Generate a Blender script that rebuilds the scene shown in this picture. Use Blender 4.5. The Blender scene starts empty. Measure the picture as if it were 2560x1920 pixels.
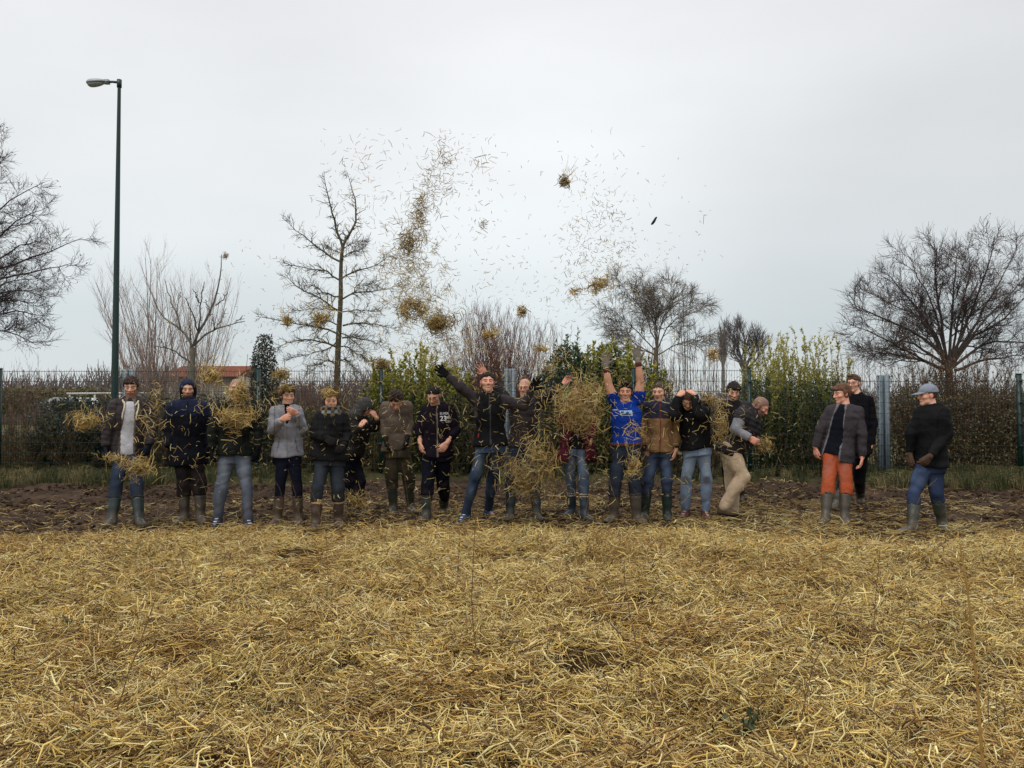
import bpy, math, random
import numpy as np
from mathutils import Vector, Matrix
from mathutils.bvhtree import BVHTree

# ------------------------------------------------------------------ camera, sky, sun
S = bpy.context.scene
F_PX, CAM_H = 2075.0, 1.40                   # focal length in photo pixels, height of the lens
PITCH = math.atan(60 / F_PX)
cam_d = bpy.data.cameras.new('camera'); cam = bpy.data.objects.new('camera', cam_d)
S.collection.objects.link(cam); S.camera = cam
cam_d.sensor_width = 36; cam_d.lens = 36 * F_PX / 2560
cam_d.clip_start = 0.05; cam_d.clip_end = 3000
cam.location = (0, 0, CAM_H); cam.rotation_euler = (math.pi / 2 + PITCH, 0, 0)

SUN_EL, SUN_AZ = math.radians(58), math.radians(-25)      # soft sun behind the cloud, ahead and left
W = bpy.data.worlds.new('World'); S.world = W; W.use_nodes = True
nt = W.node_tree; nt.nodes.clear()
def N(t, kind, **kw):
    n = t.nodes.new(kind)
    for k, v in kw.items():
        if k.startswith('i_'): n.inputs[k[2:].replace('_', ' ')].default_value = v
        else: setattr(n, k, v)
    return n
out = N(nt, 'ShaderNodeOutputWorld'); bg = N(nt, 'ShaderNodeBackground')
sky = N(nt, 'ShaderNodeTexSky'); sky.sky_type = 'NISHITA'; sky.sun_disc = False
sky.sun_elevation = SUN_EL; sky.sun_rotation = SUN_AZ
sk = N(nt, 'ShaderNodeVectorMath', operation='SCALE'); sk.inputs['Scale'].default_value = 0.10
nt.links.new(sky.outputs[0], sk.inputs[0])
tc = N(nt, 'ShaderNodeTexCoord'); sep = N(nt, 'ShaderNodeSeparateXYZ')
nt.links.new(tc.outputs['Generated'], sep.inputs[0])
ramp = N(nt, 'ShaderNodeValToRGB'); cr = ramp.color_ramp
stops = [(0.0, (.70, .73, .74)), (.05, (.675, .725, .74)), (.10, (.675, .735, .755)), (.18, (.78, .82, .83)), (.30, (.84, .86, .87)), (.46, (.86, .87, .895)), (.62, (1.0, 1.0, 1.02)), (1.0, (1.75, 1.73, 1.72))]
for i, (p, c) in enumerate(stops):
    e = cr.elements[i] if i < 2 else cr.elements.new(p)
    e.position = p; e.color = (*c, 1)
nt.links.new(sep.outputs['Z'], ramp.inputs[0])
mp = N(nt, 'ShaderNodeMapping'); mp.inputs['Scale'].default_value = (1.1, 1.1, 3.0); mp.inputs['Location'].default_value = (0.35, 0.1, 0.2)
nt.links.new(tc.outputs['Generated'], mp.inputs[0])
nz = N(nt, 'ShaderNodeTexNoise'); nz.inputs['Scale'].default_value = 2.1; nz.inputs['Detail'].default_value = 4; nz.inputs['Roughness'].default_value = .45
nt.links.new(mp.outputs[0], nz.inputs['Vector'])
mr = N(nt, 'ShaderNodeMapRange'); mr.inputs['From Min'].default_value = .32; mr.inputs['From Max'].default_value = .68
mr.inputs['To Min'].default_value = .97; mr.inputs['To Max'].default_value = 1.10
nt.links.new(nz.outputs[0], mr.inputs[0])
# the cloud is thicker, so a little darker, towards the right
thick = N(nt, 'ShaderNodeMapRange'); thick.inputs['From Min'].default_value = .08; thick.inputs['From Max'].default_value = .55; thick.interpolation_type = 'SMOOTHSTEP'
thick.inputs['To Min'].default_value = 1.0; thick.inputs['To Max'].default_value = .86
nt.links.new(sep.outputs['X'], thick.inputs[0])
mu = N(nt, 'ShaderNodeMath', operation='MULTIPLY'); nt.links.new(mr.outputs[0], mu.inputs[0]); nt.links.new(thick.outputs[0], mu.inputs[1])
gl = N(nt, 'ShaderNodeVectorMath', operation='DISTANCE'); gl.inputs[1].default_value = (.03, .975, .19); nt.links.new(tc.outputs['Generated'], gl.inputs[0])
glr = N(nt, 'ShaderNodeMapRange'); glr.interpolation_type = 'SMOOTHSTEP'; glr.inputs['From Min'].default_value = 0; glr.inputs['From Max'].default_value = .34; glr.inputs['To Min'].default_value = 1.13; glr.inputs['To Max'].default_value = 1.0
nt.links.new(gl.outputs['Value'], glr.inputs[0]); mu2 = N(nt, 'ShaderNodeMath', operation='MULTIPLY'); nt.links.new(mu.outputs[0], mu2.inputs[0]); nt.links.new(glr.outputs[0], mu2.inputs[1]); mu = mu2
sc2 = N(nt, 'ShaderNodeVectorMath', operation='SCALE'); nt.links.new(ramp.outputs[0], sc2.inputs[0]); nt.links.new(mu.outputs[0], sc2.inputs['Scale'])
mx = N(nt, 'ShaderNodeMix', data_type='RGBA'); mx.inputs[0].default_value = .93
nt.links.new(sk.outputs[0], mx.inputs[6]); nt.links.new(sc2.outputs[0], mx.inputs[7])
nt.links.new(mx.outputs[2], bg.inputs[0]); bg.inputs[1].default_value = 1.0
nt.links.new(bg.outputs[0], out.inputs[0])

sun_d = bpy.data.lights.new('sun', 'SUN'); sun_d.energy = 1.0; sun_d.angle = math.radians(22); sun_d.color = (1, .96, .9)
sun = bpy.data.objects.new('sun', sun_d); S.collection.objects.link(sun)
sd = Vector((math.sin(-2.6) * math.cos(SUN_EL), math.cos(-2.6) * math.cos(SUN_EL), math.sin(SUN_EL)))   # veiled sun over the photographer's left shoulder
sun.rotation_euler = sd.to_track_quat('Z', 'Y').to_euler()
sky.sun_rotation = -2.6
S.view_settings.view_transform = 'Standard'; S.view_settings.look = 'None'
S.view_settings.exposure = 0.0; S.view_settings.gamma = 1.0; S.view_settings.use_curve_mapping = False
S.render.engine = 'CYCLES'

# ------------------------------------------------------------------ helpers
def C(r, g, b):
    f = lambda v: (v / 255 / 12.92) if v <= 10 else ((v / 255 + .055) / 1.055) ** 2.4
    return np.array([f(r), f(g), f(b)], np.float32)
CP, SP = math.cos(PITCH), math.sin(PITCH)
def at(px, py, Y):
    u, v = (px - 1280) / F_PX, (960 - py) / F_PX
    t = Y / (CP - v * SP)
    return np.array([u * t, Y, CAM_H + (SP + v * CP) * t])
def on_ground(px, py, z=0.0):
    u, v = (px - 1280) / F_PX, (960 - py) / F_PX
    t = (z - CAM_H) / (SP + v * CP)
    return np.array([u * t, (CP - v * SP) * t, z])

def hashn(ix, iy, iz, seed):
    h = (ix.astype(np.int64) * 374761393 + iy.astype(np.int64) * 668265263 + iz.astype(np.int64) * 2147483647 + seed * 974711) & 0xffffffff
    h = ((h ^ (h >> 13)) * 1274126177) & 0xffffffff
    return ((h ^ (h >> 16)) & 0xffff) / 65535.0
def vn(x, y, z=None, seed=0):                      # smooth value noise, about -1..1
    x = np.asarray(x, float); y = np.asarray(y, float)
    z = np.zeros_like(x) if z is None else np.asarray(z, float)
    ix, iy, iz = np.floor(x), np.floor(y), np.floor(z)
    fx, fy, fz = x - ix, y - iy, z - iz
    fx, fy, fz = [f * f * (3 - 2 * f) for f in (fx, fy, fz)]
    r = 0
    for a in (0, 1):
        for b in (0, 1):
            for c in (0, 1):
                w = (fx if a else 1 - fx) * (fy if b else 1 - fy) * (fz if c else 1 - fz)
                r = r + w * hashn(ix + a, iy + b, iz + c, seed)
    return r * 2 - 1

def make_mesh(name, V, faces, col=None, smooth=True):
    """faces: list of int arrays (k,n) of any n"""
    me = bpy.data.meshes.new(name)
    faces = [np.asarray(f, np.int32) for f in faces if len(f)]
    V = np.asarray(V, np.float32)
    me.vertices.add(len(V)); me.vertices.foreach_set('co', V.ravel())
    loops = np.concatenate([f.ravel() for f in faces]); tot = np.concatenate([np.full(len(f), f.shape[1], np.int32) for f in faces])
    start = np.concatenate([[0], np.cumsum(tot)[:-1]]).astype(np.int32)
    me.loops.add(len(loops)); me.loops.foreach_set('vertex_index', loops)
    me.polygons.add(len(tot)); me.polygons.foreach_set('loop_start', start); me.polygons.foreach_set('loop_total', tot)
    if smooth: me.polygons.foreach_set('use_smooth', np.ones(len(tot), bool))
    if col is not None:
        a = me.color_attributes.new('Col', 'FLOAT_COLOR', 'POINT')
        col = np.asarray(col, np.float32)
        if col.ndim == 1: col = np.tile(col, (len(V), 1))
        a.data.foreach_set('color', np.concatenate([col, np.ones((len(V), 1), np.float32)], 1).ravel())
    me.update(calc_edges=True)
    return me
def link(name, me, mat=None, parent=None, loc=None):
    o = bpy.data.objects.new(name, me); S.collection.objects.link(o)
    if mat is not None:
        me.materials.append(mat)
    if parent is not None: o.parent = parent
    if loc is not None: o.location = loc
    return o
def tag(o, label=None, cat=None, group=None, kind=None):
    if label: o['label'] = label
    if cat: o['category'] = cat
    if group: o['group'] = group
    if kind: o['kind'] = kind
    return o
def empty(name, loc, label, cat, group=None):
    o = bpy.data.objects.new(name, None); S.collection.objects.link(o); o.location = loc
    o.empty_display_size = .2
    return tag(o, label, cat, group)

class Geo:
    def __init__(s): s.V, s.F, s.C, s.n = [], [], [], 0
    def add(s, V, faces, col=(1, 1, 1)):
        V = np.asarray(V, np.float32).reshape(-1, 3)
        for f in faces: s.F.append(np.asarray(f, np.int32) + s.n)
        col = np.asarray(col, np.float32)
        if col.ndim == 1: col = np.tile(col, (len(V), 1))
        s.V.append(V); s.C.append(col); s.n += len(V); return s
    def mesh(s, name, off=None, smooth=True):
        V = np.concatenate(s.V)
        if off is not None: V = V - np.asarray(off, np.float32)
        by = {}
        for f in s.F:
            if len(f): by.setdefault(f.shape[1], []).append(f)
        return make_mesh(name, V, [np.concatenate(v) for v in by.values()], np.concatenate(s.C), smooth)
    def box(s, c, d, col=(1, 1, 1), R=None):
        c = np.asarray(c, float); d = np.asarray(d, float) / 2
        P = np.array([[x, y, z] for x in (-1, 1) for y in (-1, 1) for z in (-1, 1)]) * d
        if R is not None: P = P @ np.asarray(R).T
        s.add(P + c, [[[0, 1, 3, 2], [4, 6, 7, 5], [0, 4, 5, 1], [2, 3, 7, 6], [0, 2, 6, 4], [1, 5, 7, 3]]], col); return s
    def tubes(s, P, R, sides=4, col=(1, 1, 1), cap=False):
        """P (M,N,3) polylines, R (M,N) radii"""
        P = np.asarray(P, float); R = np.asarray(R, float)
        M, n, _ = P.shape
        if M == 0: return s
        T = np.gradient(P, axis=1); T /= np.linalg.norm(T, axis=2, keepdims=True) + 1e-9
        ref = np.where(np.abs(T[:, :1, 2:3]) > .8, np.array([1., 0, 0]), np.array([0, 0, 1.]))
        A = np.cross(T, np.broadcast_to(ref, T.shape)); A /= np.linalg.norm(A, axis=2, keepdims=True) + 1e-9
        B = np.cross(T, A)
        th = np.arange(sides) * 2 * math.pi / sides
        V = P[:, :, None] + R[:, :, None, None] * (A[:, :, None] * np.cos(th)[:, None] + B[:, :, None] * np.sin(th)[:, None])
        base = (np.arange(M) * n * sides)[:, None, None] + (np.arange(n - 1) * sides)[None, :, None]
        k = np.arange(sides)[None, None]; k2 = (np.arange(sides) + 1) % sides
        Q = np.stack([base + k, base + k2, base + sides + k2, base + sides + k], -1).reshape(-1, 4)
        col = np.asarray(col, np.float32)
        if col.ndim == 2: col = np.repeat(col, n * sides, 0)
        fs = [Q]
        if cap:
            b0 = np.arange(M)[:, None] * n * sides
            fs.append(b0 + np.arange(sides)[::-1][None]); fs.append(b0 + (n - 1) * sides + np.arange(sides)[None])
        s.add(V.reshape(-1, 3), fs, col); return s
    def leaves(s, P, D, Nn, L, Wd, col):
        """diamond leaves, folded a little along the midrib"""
        P = np.asarray(P, float); D = D / (np.linalg.norm(D, axis=1, keepdims=True) + 1e-9)
        Nn = Nn - (Nn * D).sum(1, keepdims=True) * D; Nn /= np.linalg.norm(Nn, axis=1, keepdims=True) + 1e-9
        Sd = np.cross(D, Nn); L = np.asarray(L)[:, None]; Wd = np.asarray(Wd)[:, None]
        V = np.stack([P, P + D * L * .45 + Sd * Wd * .5 + Nn * Wd * .12, P + D * L - Nn * L * .1, P + D * L * .45 - Sd * Wd * .5 + Nn * Wd * .12], 1)
        i = np.arange(len(P))[:, None] * 4
        T = np.concatenate([i + np.array([[0, 1, 2]]), i + np.array([[0, 2, 3]])])
        col = np.asarray(col, np.float32)
        if col.ndim == 2: col = np.repeat(col, 4, 0)
        s.add(V.reshape(-1, 3), [T], col); return s

def unit(v, axis=-1): return v / (np.linalg.norm(v, axis=axis, keepdims=True) + 1e-9)

# ------------------------------------------------------------------ materials (procedural)
def material(name, rough=.8, bump=0.0, bscale=60, vary=.25, vscale=5, spec=.3, color=None, sss=0, trans=0, metal=0, rnd=0, bump2=0, b2scale=20, stretch=None):
    m = bpy.data.materials.new(name); m.use_nodes = True; t = m.node_tree; b = t.nodes['Principled BSDF']
    b.inputs['Roughness'].default_value = rough; b.inputs['Specular IOR Level'].default_value = spec; b.inputs['Metallic'].default_value = metal
    if color is None:
        a = N(t, 'ShaderNodeAttribute', attribute_name='Col'); src = a.outputs['Color']
    else:
        a = N(t, 'ShaderNodeRGB'); a.outputs[0].default_value = (*color, 1); src = a.outputs[0]
    tcn = N(t, 'ShaderNodeTexCoord'); vec = tcn.outputs['Object']
    if stretch:
        mpn = N(t, 'ShaderNodeMapping'); mpn.inputs['Scale'].default_value = stretch; t.links.new(vec, mpn.inputs[0]); vec = mpn.outputs[0]
    if vary or rnd:
        n = N(t, 'ShaderNodeTexNoise'); n.inputs['Scale'].default_value = vscale; n.inputs['Detail'].default_value = 5; n.inputs['Roughness'].default_value = .65
        t.links.new(vec, n.inputs['Vector'])
        r = N(t, 'ShaderNodeMapRange'); r.inputs['From Min'].default_value = .25; r.inputs['From Max'].default_value = .75
        r.inputs['To Min'].default_value = 1 - vary; r.inputs['To Max'].default_value = 1 + vary
        t.links.new(n.outputs[0], r.inputs[0]); fac = r.outputs[0]
        if rnd:
            oi = N(t, 'ShaderNodeObjectInfo'); r2 = N(t, 'ShaderNodeMapRange'); r2.inputs['To Min'].default_value = 1 - rnd; r2.inputs['To Max'].default_value = 1 + rnd
            t.links.new(oi.outputs['Random'], r2.inputs[0])
            mm = N(t, 'ShaderNodeMath', operation='MULTIPLY'); t.links.new(fac, mm.inputs[0]); t.links.new(r2.outputs[0], mm.inputs[1]); fac = mm.outputs[0]
        s = N(t, 'ShaderNodeVectorMath', operation='SCALE'); t.links.new(src, s.inputs[0]); t.links.new(fac, s.inputs['Scale']); src = s.outputs[0]
    t.links.new(src, b.inputs['Base Color'])
    if sss:
        b.inputs['Subsurface Weight'].default_value = sss; b.inputs['Subsurface Radius'].default_value = (.01, .004, .002)
    h = None
    if bump:
        n = N(t, 'ShaderNodeTexNoise'); n.inputs['Scale'].default_value = bscale; n.inputs['Detail'].default_value = 4; t.links.new(vec, n.inputs['Vector'])
        bp = N(t, 'ShaderNodeBump'); bp.inputs['Strength'].default_value = 1; bp.inputs['Distance'].default_value = bump
        t.links.new(n.outputs[0], bp.inputs['Height']); h = bp.outputs[0]
    if bump2:
        n = N(t, 'ShaderNodeTexNoise'); n.inputs['Scale'].default_value = b2scale; n.inputs['Detail'].default_value = 2; n.inputs['Distortion'].default_value = .25; t.links.new(vec, n.inputs['Vector'])
        bp = N(t, 'ShaderNodeBump'); bp.inputs['Strength'].default_value = 1; bp.inputs['Distance'].default_value = bump2
        t.links.new(n.outputs[0], bp.inputs['Height'])
        if h: t.links.new(h, bp.inputs['Normal'])
        h = bp.outputs[0]
    if h: t.links.new(h, b.inputs['Normal'])
    if trans:
        tr = N(t, 'ShaderNodeBsdfTranslucent'); t.links.new(src, tr.inputs[0]); ms = N(t, 'ShaderNodeMixShader'); ms.inputs[0].default_value = trans
        t.links.new(b.outputs[0], ms.inputs[1]); t.links.new(tr.outputs[0], ms.inputs[2]); t.links.new(ms.outputs[0], t.nodes['Material Output'].inputs[0])
    return m
M = dict(
    straw=material('straw', .55, 0, vary=.2, vscale=18, spec=.35, rnd=.16, trans=.15),
    straw_far=material('straw_in_air', .55, 0, vary=.15, vscale=9, spec=.35, trans=.15),
    bark=material('bark', .9, .004, 40, .3, 9, .15),
    leaf=material('leaf', .45, 0, vary=.2, vscale=6, spec=.4, trans=.22),
    grass=material('grass', .6, 0, vary=.2, vscale=3, spec=.3, trans=.25, rnd=.3),
    cloth=material('cloth', .95, .0012, 260, .2, 9, .04, bump2=.016, b2scale=15),
    shell=material('shell_fabric', .75, .0006, 200, .2, 9, .08, bump2=.018, b2scale=12),
    denim=material('denim', .95, .0015, 240, .14, 10, .05, bump2=.010, b2scale=14),
    knit=material('knit', .97, .003, 120, .2, 12, .04, bump2=.014, b2scale=13),
    rubber=material('rubber', .42, .0008, 70, .3, 14, .45),
    leather=material('leather', .7, .002, 90, .25, 20, .3),
    skin=material('skin', .48, .0008, 170, .06, 30, .4, sss=0),
    hair=material('hair', .65, .009, 120, .45, 90, .25, stretch=(1, 1, .3)),
    green_paint=material('green_paint', .4, .0005, 30, .12, 6, .5, color=tuple(C(12, 46, 41))),
    wire=material('green_wire', .5, 0, vary=0, spec=.4, color=tuple(C(12, 34, 31))),
    zinc=material('galvanised_steel', .5, .0008, 45, .16, 9, .5, color=tuple(C(118, 130, 138)), metal=.25),
    lampgrey=material('lamp_housing', .4, 0, vary=.06, color=tuple(C(150, 158, 160)), spec=.5),
    glass=material('lamp_glass', .12, 0, vary=0, color=(.42, .45, .44), spec=.7),
    plain=material('plain_paint', .6, 0, vary=.1, vscale=3),
    lens=material('lens', .1, 0, vary=0, color=(.03, .03, .035), spec=.8),
)
# ------------------------------------------------------------------ ground
EDGE = [on_ground(*p)[:2] for p in [(-700, 1362), (0, 1360), (250, 1350), (500, 1338), (800, 1346), (1200, 1336), (1500, 1338), (1700, 1345), (1900, 1356), (2100, 1374), (2350, 1380), (2560, 1358), (3200, 1350)]]
EX, EY = np.array([e[0] for e in EDGE]), np.array([e[1] for e in EDGE])
def edge_y(x): return np.interp(x, EX, EY) + .16 * vn(np.asarray(x) * 1.7, np.asarray(x) * 0 + 3.3, seed=5) + .08 * vn(np.asarray(x) * 6, np.asarray(x) * 0, seed=6)
def soil_z(x, y):
    z = .030 * vn(x * 1.3, y * 1.6, seed=1) + .022 * vn(x * 3.7, y * 4.1, seed=2) + .030 * vn(x * 8, y * 9, seed=3) + .020 * vn(x * 17, y * 17, seed=4)
    amp = np.clip((np.asarray(y) - 8.6) / 1.6, .45, 1)
    bank = .11 * np.clip((y - 12.6) / 1.2, 0, 1) * (.6 + .6 * vn(x * .9, y * .5, seed=8)) 
    return z * amp * .9 + .004 + np.maximum(bank, 0) * .9
def mulch_z(x, y):
    m = .05 * vn(x * 1.5, y * 1.5, seed=11) + .075 * (1 - 2 * np.abs(vn(x * 2.4 + .7 * vn(x * 2, y * 2, seed=14), y * 2.6, seed=12))) - .03 + .045 * vn(x * 6.5, y * 6.5, seed=13)
    k = np.clip((edge_y(x) - y) / .9, 0, 1); return .012 + (.033 + m) * k
def sheet(name, xs, ys, fz, mat, col, label=None):
    X, Y = np.meshgrid(xs, ys, indexing='ij'); Z = fz(X, Y)
    V = np.stack([X, Y, Z], -1).reshape(-1, 3); ny = len(ys)
    i = (np.arange(len(xs) - 1)[:, None] * ny + np.arange(ny - 1)[None]).ravel()
    me = make_mesh(name, V, [np.stack([i, i + ny, i + ny + 1, i + 1], 1)], col(V) if callable(col) else col)
    o = link(name, me, mat); tag(o, kind='structure'); return o
mat_soil = material('soil', .95, .010, 70, .45, 11, .1, bump2=.02, b2scale=24)
mat_field = material('meadow', .95, .02, 3, .35, .6, .1)
def soil_col(V):
    n = vn(V[:, 0] * 2.3, V[:, 1] * 2.3, seed=21)[:, None] * .5 + .5
    c = C(74, 59, 47) * (1 - n) + C(50, 40, 33) * n; n2 = (vn(V[:, 0] * 9, V[:, 1] * 14, seed=23)[:, None] * .5 + .5); c = c * (.65 + .6 * n2)
    g = np.clip((V[:, 1:2] - 14.4) / 1.4 + .6 * vn(V[:, 0] * 1.1, V[:, 1] * 1.5, seed=22)[:, None], 0, 1) * .6
    c = c * (1 - g) + C(60, 64, 34) * g
    return c
sheet('soil', np.arange(-14, 14.01, .05), np.concatenate([np.arange(8.0, 12.5, .045), np.arange(12.5, 18.2, .07)]), soil_z, mat_soil, soil_col)
sheet('ground', np.array([-900., -300, -120, -60, -30, -15, 0, 15, 30, 60, 120, 300, 900]), np.array([-40., -10, 0, 8, 16, 20, 30, 60, 120, 300, 1800]),
      lambda x, y: np.where((np.abs(x) < 31) & (y < 21), -.16, -.10), mat_field, tuple(C(84, 84, 54)))
mat_bed = material('straw_bed', .95, .012, 60, .35, 22, .1, bump2=.02, b2scale=14)
sheet('straw_bed', np.arange(-8.5, 8.51, .05), np.arange(1.2, 9.9, .05),
      lambda x, y: np.where(y < edge_y(x), mulch_z(x, y) - .035, soil_z(x, y) - .06), mat_bed,
      lambda V: C(84, 66, 42) * (.75 + .35 * vn(V[:, 0] * 5, V[:, 1] * 5, seed=31)[:, None]))

# ------------------------------------------------------------------ straw
rng = np.random.default_rng(7)
STRAWC = [C(222, 196, 120), C(208, 178, 100), C(236, 216, 162), C(182, 152, 88), C(136, 106, 64), C(214, 187, 110), C(228, 206, 144), C(92, 72, 48), C(194, 178, 128)]
def straw_cols(n, rng, dark=.0):
    c = np.array(STRAWC)[rng.integers(0, len(STRAWC), n)] * rng.uniform(.95, 1.38, (n, 1))
    return np.minimum(c * (1 - dark), .92)
def stalks(g, P, D, L, r, rng, bend=.18, flat=.5, cols=None):
    """bent stalks centred on P; triangular section, some split flat"""
    n = len(P); D = unit(D); side = unit(np.cross(D, rng.normal(size=(n, 3))))
    kink = rng.uniform(-bend, bend, (n, 1)); L = np.asarray(L)[:, None]
    pts = np.stack([P - D * L * .5 + side * kink * L, P + side * kink * L * -.3, P + D * L * .5 + side * kink * L * .6], 1)
    R = np.stack([r * .8, r, r * .7], 1)
    g.tubes(pts, R, 3, straw_cols(n, rng) if cols is None else cols)
proto_col = bpy.data.collections.new('straw_tufts')
def tuft(name, n, spread, tilt, comb, lmin, lmax, rmin, rmax, seed, zs=.035, mat='straw', tone=(1, 1, 1)):
    r = np.random.default_rng(seed); g = Geo()
    a = r.uniform(0, 2 * math.pi, n) if comb == 0 else r.normal(0, comb, n)
    el = r.normal(0, tilt, n)
    D = np.stack([np.cos(a) * np.cos(el), np.sin(a) * np.cos(el), np.sin(el)], 1)
    P = np.stack([r.normal(0, spread, n), r.normal(0, spread, n), np.abs(r.normal(0, zs, n))], 1)
    stalks(g, P, D, r.uniform(lmin, lmax, n) ** 1.0, rmin + (rmax - rmin) * r.uniform(0, 1, n) ** 2.2, r, cols=straw_cols(n, r) * np.array(tone))
    me = g.mesh(name); me.materials.append(M[mat]); return me
def collect(cname, meshes):
    c = bpy.data.collections.new(cname)
    for i, me in enumerate(meshes):
        c.objects.link(bpy.data.objects.new('%s_%02d' % (cname, i), me))
    return c
def scatter(name, P, rot, scl, coll, ncoll, rng, label, cat, pick=None):
    me = bpy.data.meshes.new(name); me.vertices.add(len(P)); me.vertices.foreach_set('co', np.asarray(P, np.float32).ravel())
    a = me.attributes.new('rot', 'FLOAT_VECTOR', 'POINT'); a.data.foreach_set('vector', np.asarray(rot, np.float32).ravel())
    a = me.attributes.new('scl', 'FLOAT', 'POINT'); a.data.foreach_set('value', np.asarray(scl, np.float32).ravel())
    a = me.attributes.new('pick', 'INT', 'POINT'); a.data.foreach_set('value', (rng.integers(0, ncoll, len(P)) if pick is None else pick).astype(np.int32))
    o = link(name, me); tag(o, label, cat, None, 'stuff')
    gn = bpy.data.node_groups.new(name + '_nodes', 'GeometryNodeTree')
    gn.interface.new_socket('Geometry', in_out='INPUT', socket_type='NodeSocketGeometry'); gn.interface.new_socket('Geometry', in_out='OUTPUT', socket_type='NodeSocketGeometry')
    gi = gn.nodes.new('NodeGroupInput'); go = gn.nodes.new('NodeGroupOutput')
    ci = gn.nodes.new('GeometryNodeCollectionInfo'); ci.inputs['Collection'].default_value = coll; ci.inputs['Separate Children'].default_value = True; ci.inputs['Reset Children'].default_value = True
    ip = gn.nodes.new('GeometryNodeInstanceOnPoints'); ip.inputs['Pick Instance'].default_value = True
    def at_(nm, dt):
        x = gn.nodes.new('GeometryNodeInputNamedAttribute'); x.data_type = dt; x.inputs['Name'].default_value = nm
        return next(s for s in x.outputs if s.enabled and s.name == 'Attribute')
    er = gn.nodes.new('FunctionNodeEulerToRotation')
    L = gn.links.new
    L(gi.outputs[0], ip.inputs['Points']); L(ci.outputs[0], ip.inputs['Instance']); L(at_('pick', 'INT'), ip.inputs['Instance Index'])
    L(at_('rot', 'FLOAT_VECTOR'), er.inputs[0]); L(er.outputs[0], ip.inputs['Rotation']); L(at_('scl', 'FLOAT'), ip.inputs['Scale'])
    L(ip.outputs[0], go.inputs[0])
    md = o.modifiers.new('scatter', 'NODES'); md.node_group = gn
    return o
tufts = [tuft('tuft', 72, .095, .17, .5 if i % 2 else 0, .035, .125, .0016, .0050, 100 + i) for i in range(14)]
tufts += [tuft('loose_tuft', 60, .09, .5, 0, .04, .13, .0016, .0044, 140 + i, .055) for i in range(5)]
npale = len(tufts); tufts += [tuft('damp_shade_tuft', 72, .095, .17, .5 if i % 2 else 0, .035, .12, .0016, .0044, 170 + i, tone=(.74, .63, .52)) for i in range(8)]  # browner damp straw; its dark tone also paints shadow pockets between the mounds
tc_ = collect('mulch_tuft', tufts)
n = 14000
x = rng.uniform(-1, 1, n * 2); yy = rng.uniform(0, 1, n * 2)
y = 1.6 + 8.3 * yy ** .95; x = x * (1.3 + y * .66)
keep = (y < edge_y(x) + rng.normal(0, .10, len(x)))
dens = vn(x * 2.3, y * 2.3, seed=41) + .5 * vn(x * 6, y * 6, seed=42)
keep &= (dens > -.42) | (rng.uniform(size=len(x)) < .16)
x, y = x[keep][:n], y[keep][:n]
z = np.where(y < edge_y(x), mulch_z(x, y) - .01, soil_z(x, y) + .01) - .012
e = .05
gx = (mulch_z(x + e, y) - mulch_z(x - e, y)) / (2 * e); gy = (mulch_z(x, y + e) - mulch_z(x, y - e)) / (2 * e)
flow = vn(x * .8, y * .8, seed=43) * 3.0
rot = np.stack([gy * .8 + rng.normal(0, .12, len(x)), -gx * .8 + rng.normal(0, .12, len(x)), flow + rng.normal(0, .9, len(x))], 1)
scatter('straw_mulch', np.stack([x, y, z], 1), rot, rng.uniform(.7, 1.2, len(x)), tc_, len(tufts), rng, 'thick layer of golden straw spread over the near field', 'straw',
        np.where(rng.uniform(size=len(x)) < np.clip(.04 + .5 * (vn(x * 1.8 + 5, y * 2.2, seed=45) > .18) + .5 * (vn(x * 5, y * 5, seed=46) > .35) + .08 * np.clip((y - 6) / 3, 0, 1) + .3 * (edge_y(x) - y < .4), 0, .9), rng.integers(npale, len(tufts), len(x)), rng.integers(0, npale, len(x))))
# stray straw trodden into the mud
loose_col = loose = collect('stray_tuft', [tuft('stray', 16, .19, .16, 0, .05, .20, .0016, .0040, 200 + i, .015, tone=(.74, .66, .56) if i % 3 else (1, 1, 1)) for i in range(8)])
n = 5200
x = rng.uniform(-1, 1, n) * 11; y = 8.6 + 6.0 * rng.uniform(size=n) ** 1.25
cen = np.exp(-((x - .9) / 3.6) ** 2)
p = .16 + .9 * np.exp(-np.maximum(y - edge_y(x), 0) / .35) + .62 * cen * np.exp(-np.maximum(y - 9.5, 0) / 1.4) + .22 * np.exp(-((x - 4) / 2.5) ** 2)
p *= np.clip(1.25 - np.maximum(y - 11.2, 0) / 2.2, .25, 1); p *= .5 + .8 * (vn(x * 1.1, y * 2.1, seed=51) > -.1)
k = (rng.uniform(size=n) < p) & (y > edge_y(x) - .1)
x, y = x[k], y[k]
scatter('stray_straw', np.stack([x, y, soil_z(x, y) + .012], 1), np.stack([rng.normal(0, .12, len(x)), rng.normal(0, .12, len(x)), rng.uniform(0, 6.28, len(x))], 1), rng.uniform(.7, 1.2, len(x)), loose, 8, rng, 'stray straw trodden into the brown mud around the boots', 'straw')
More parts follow.
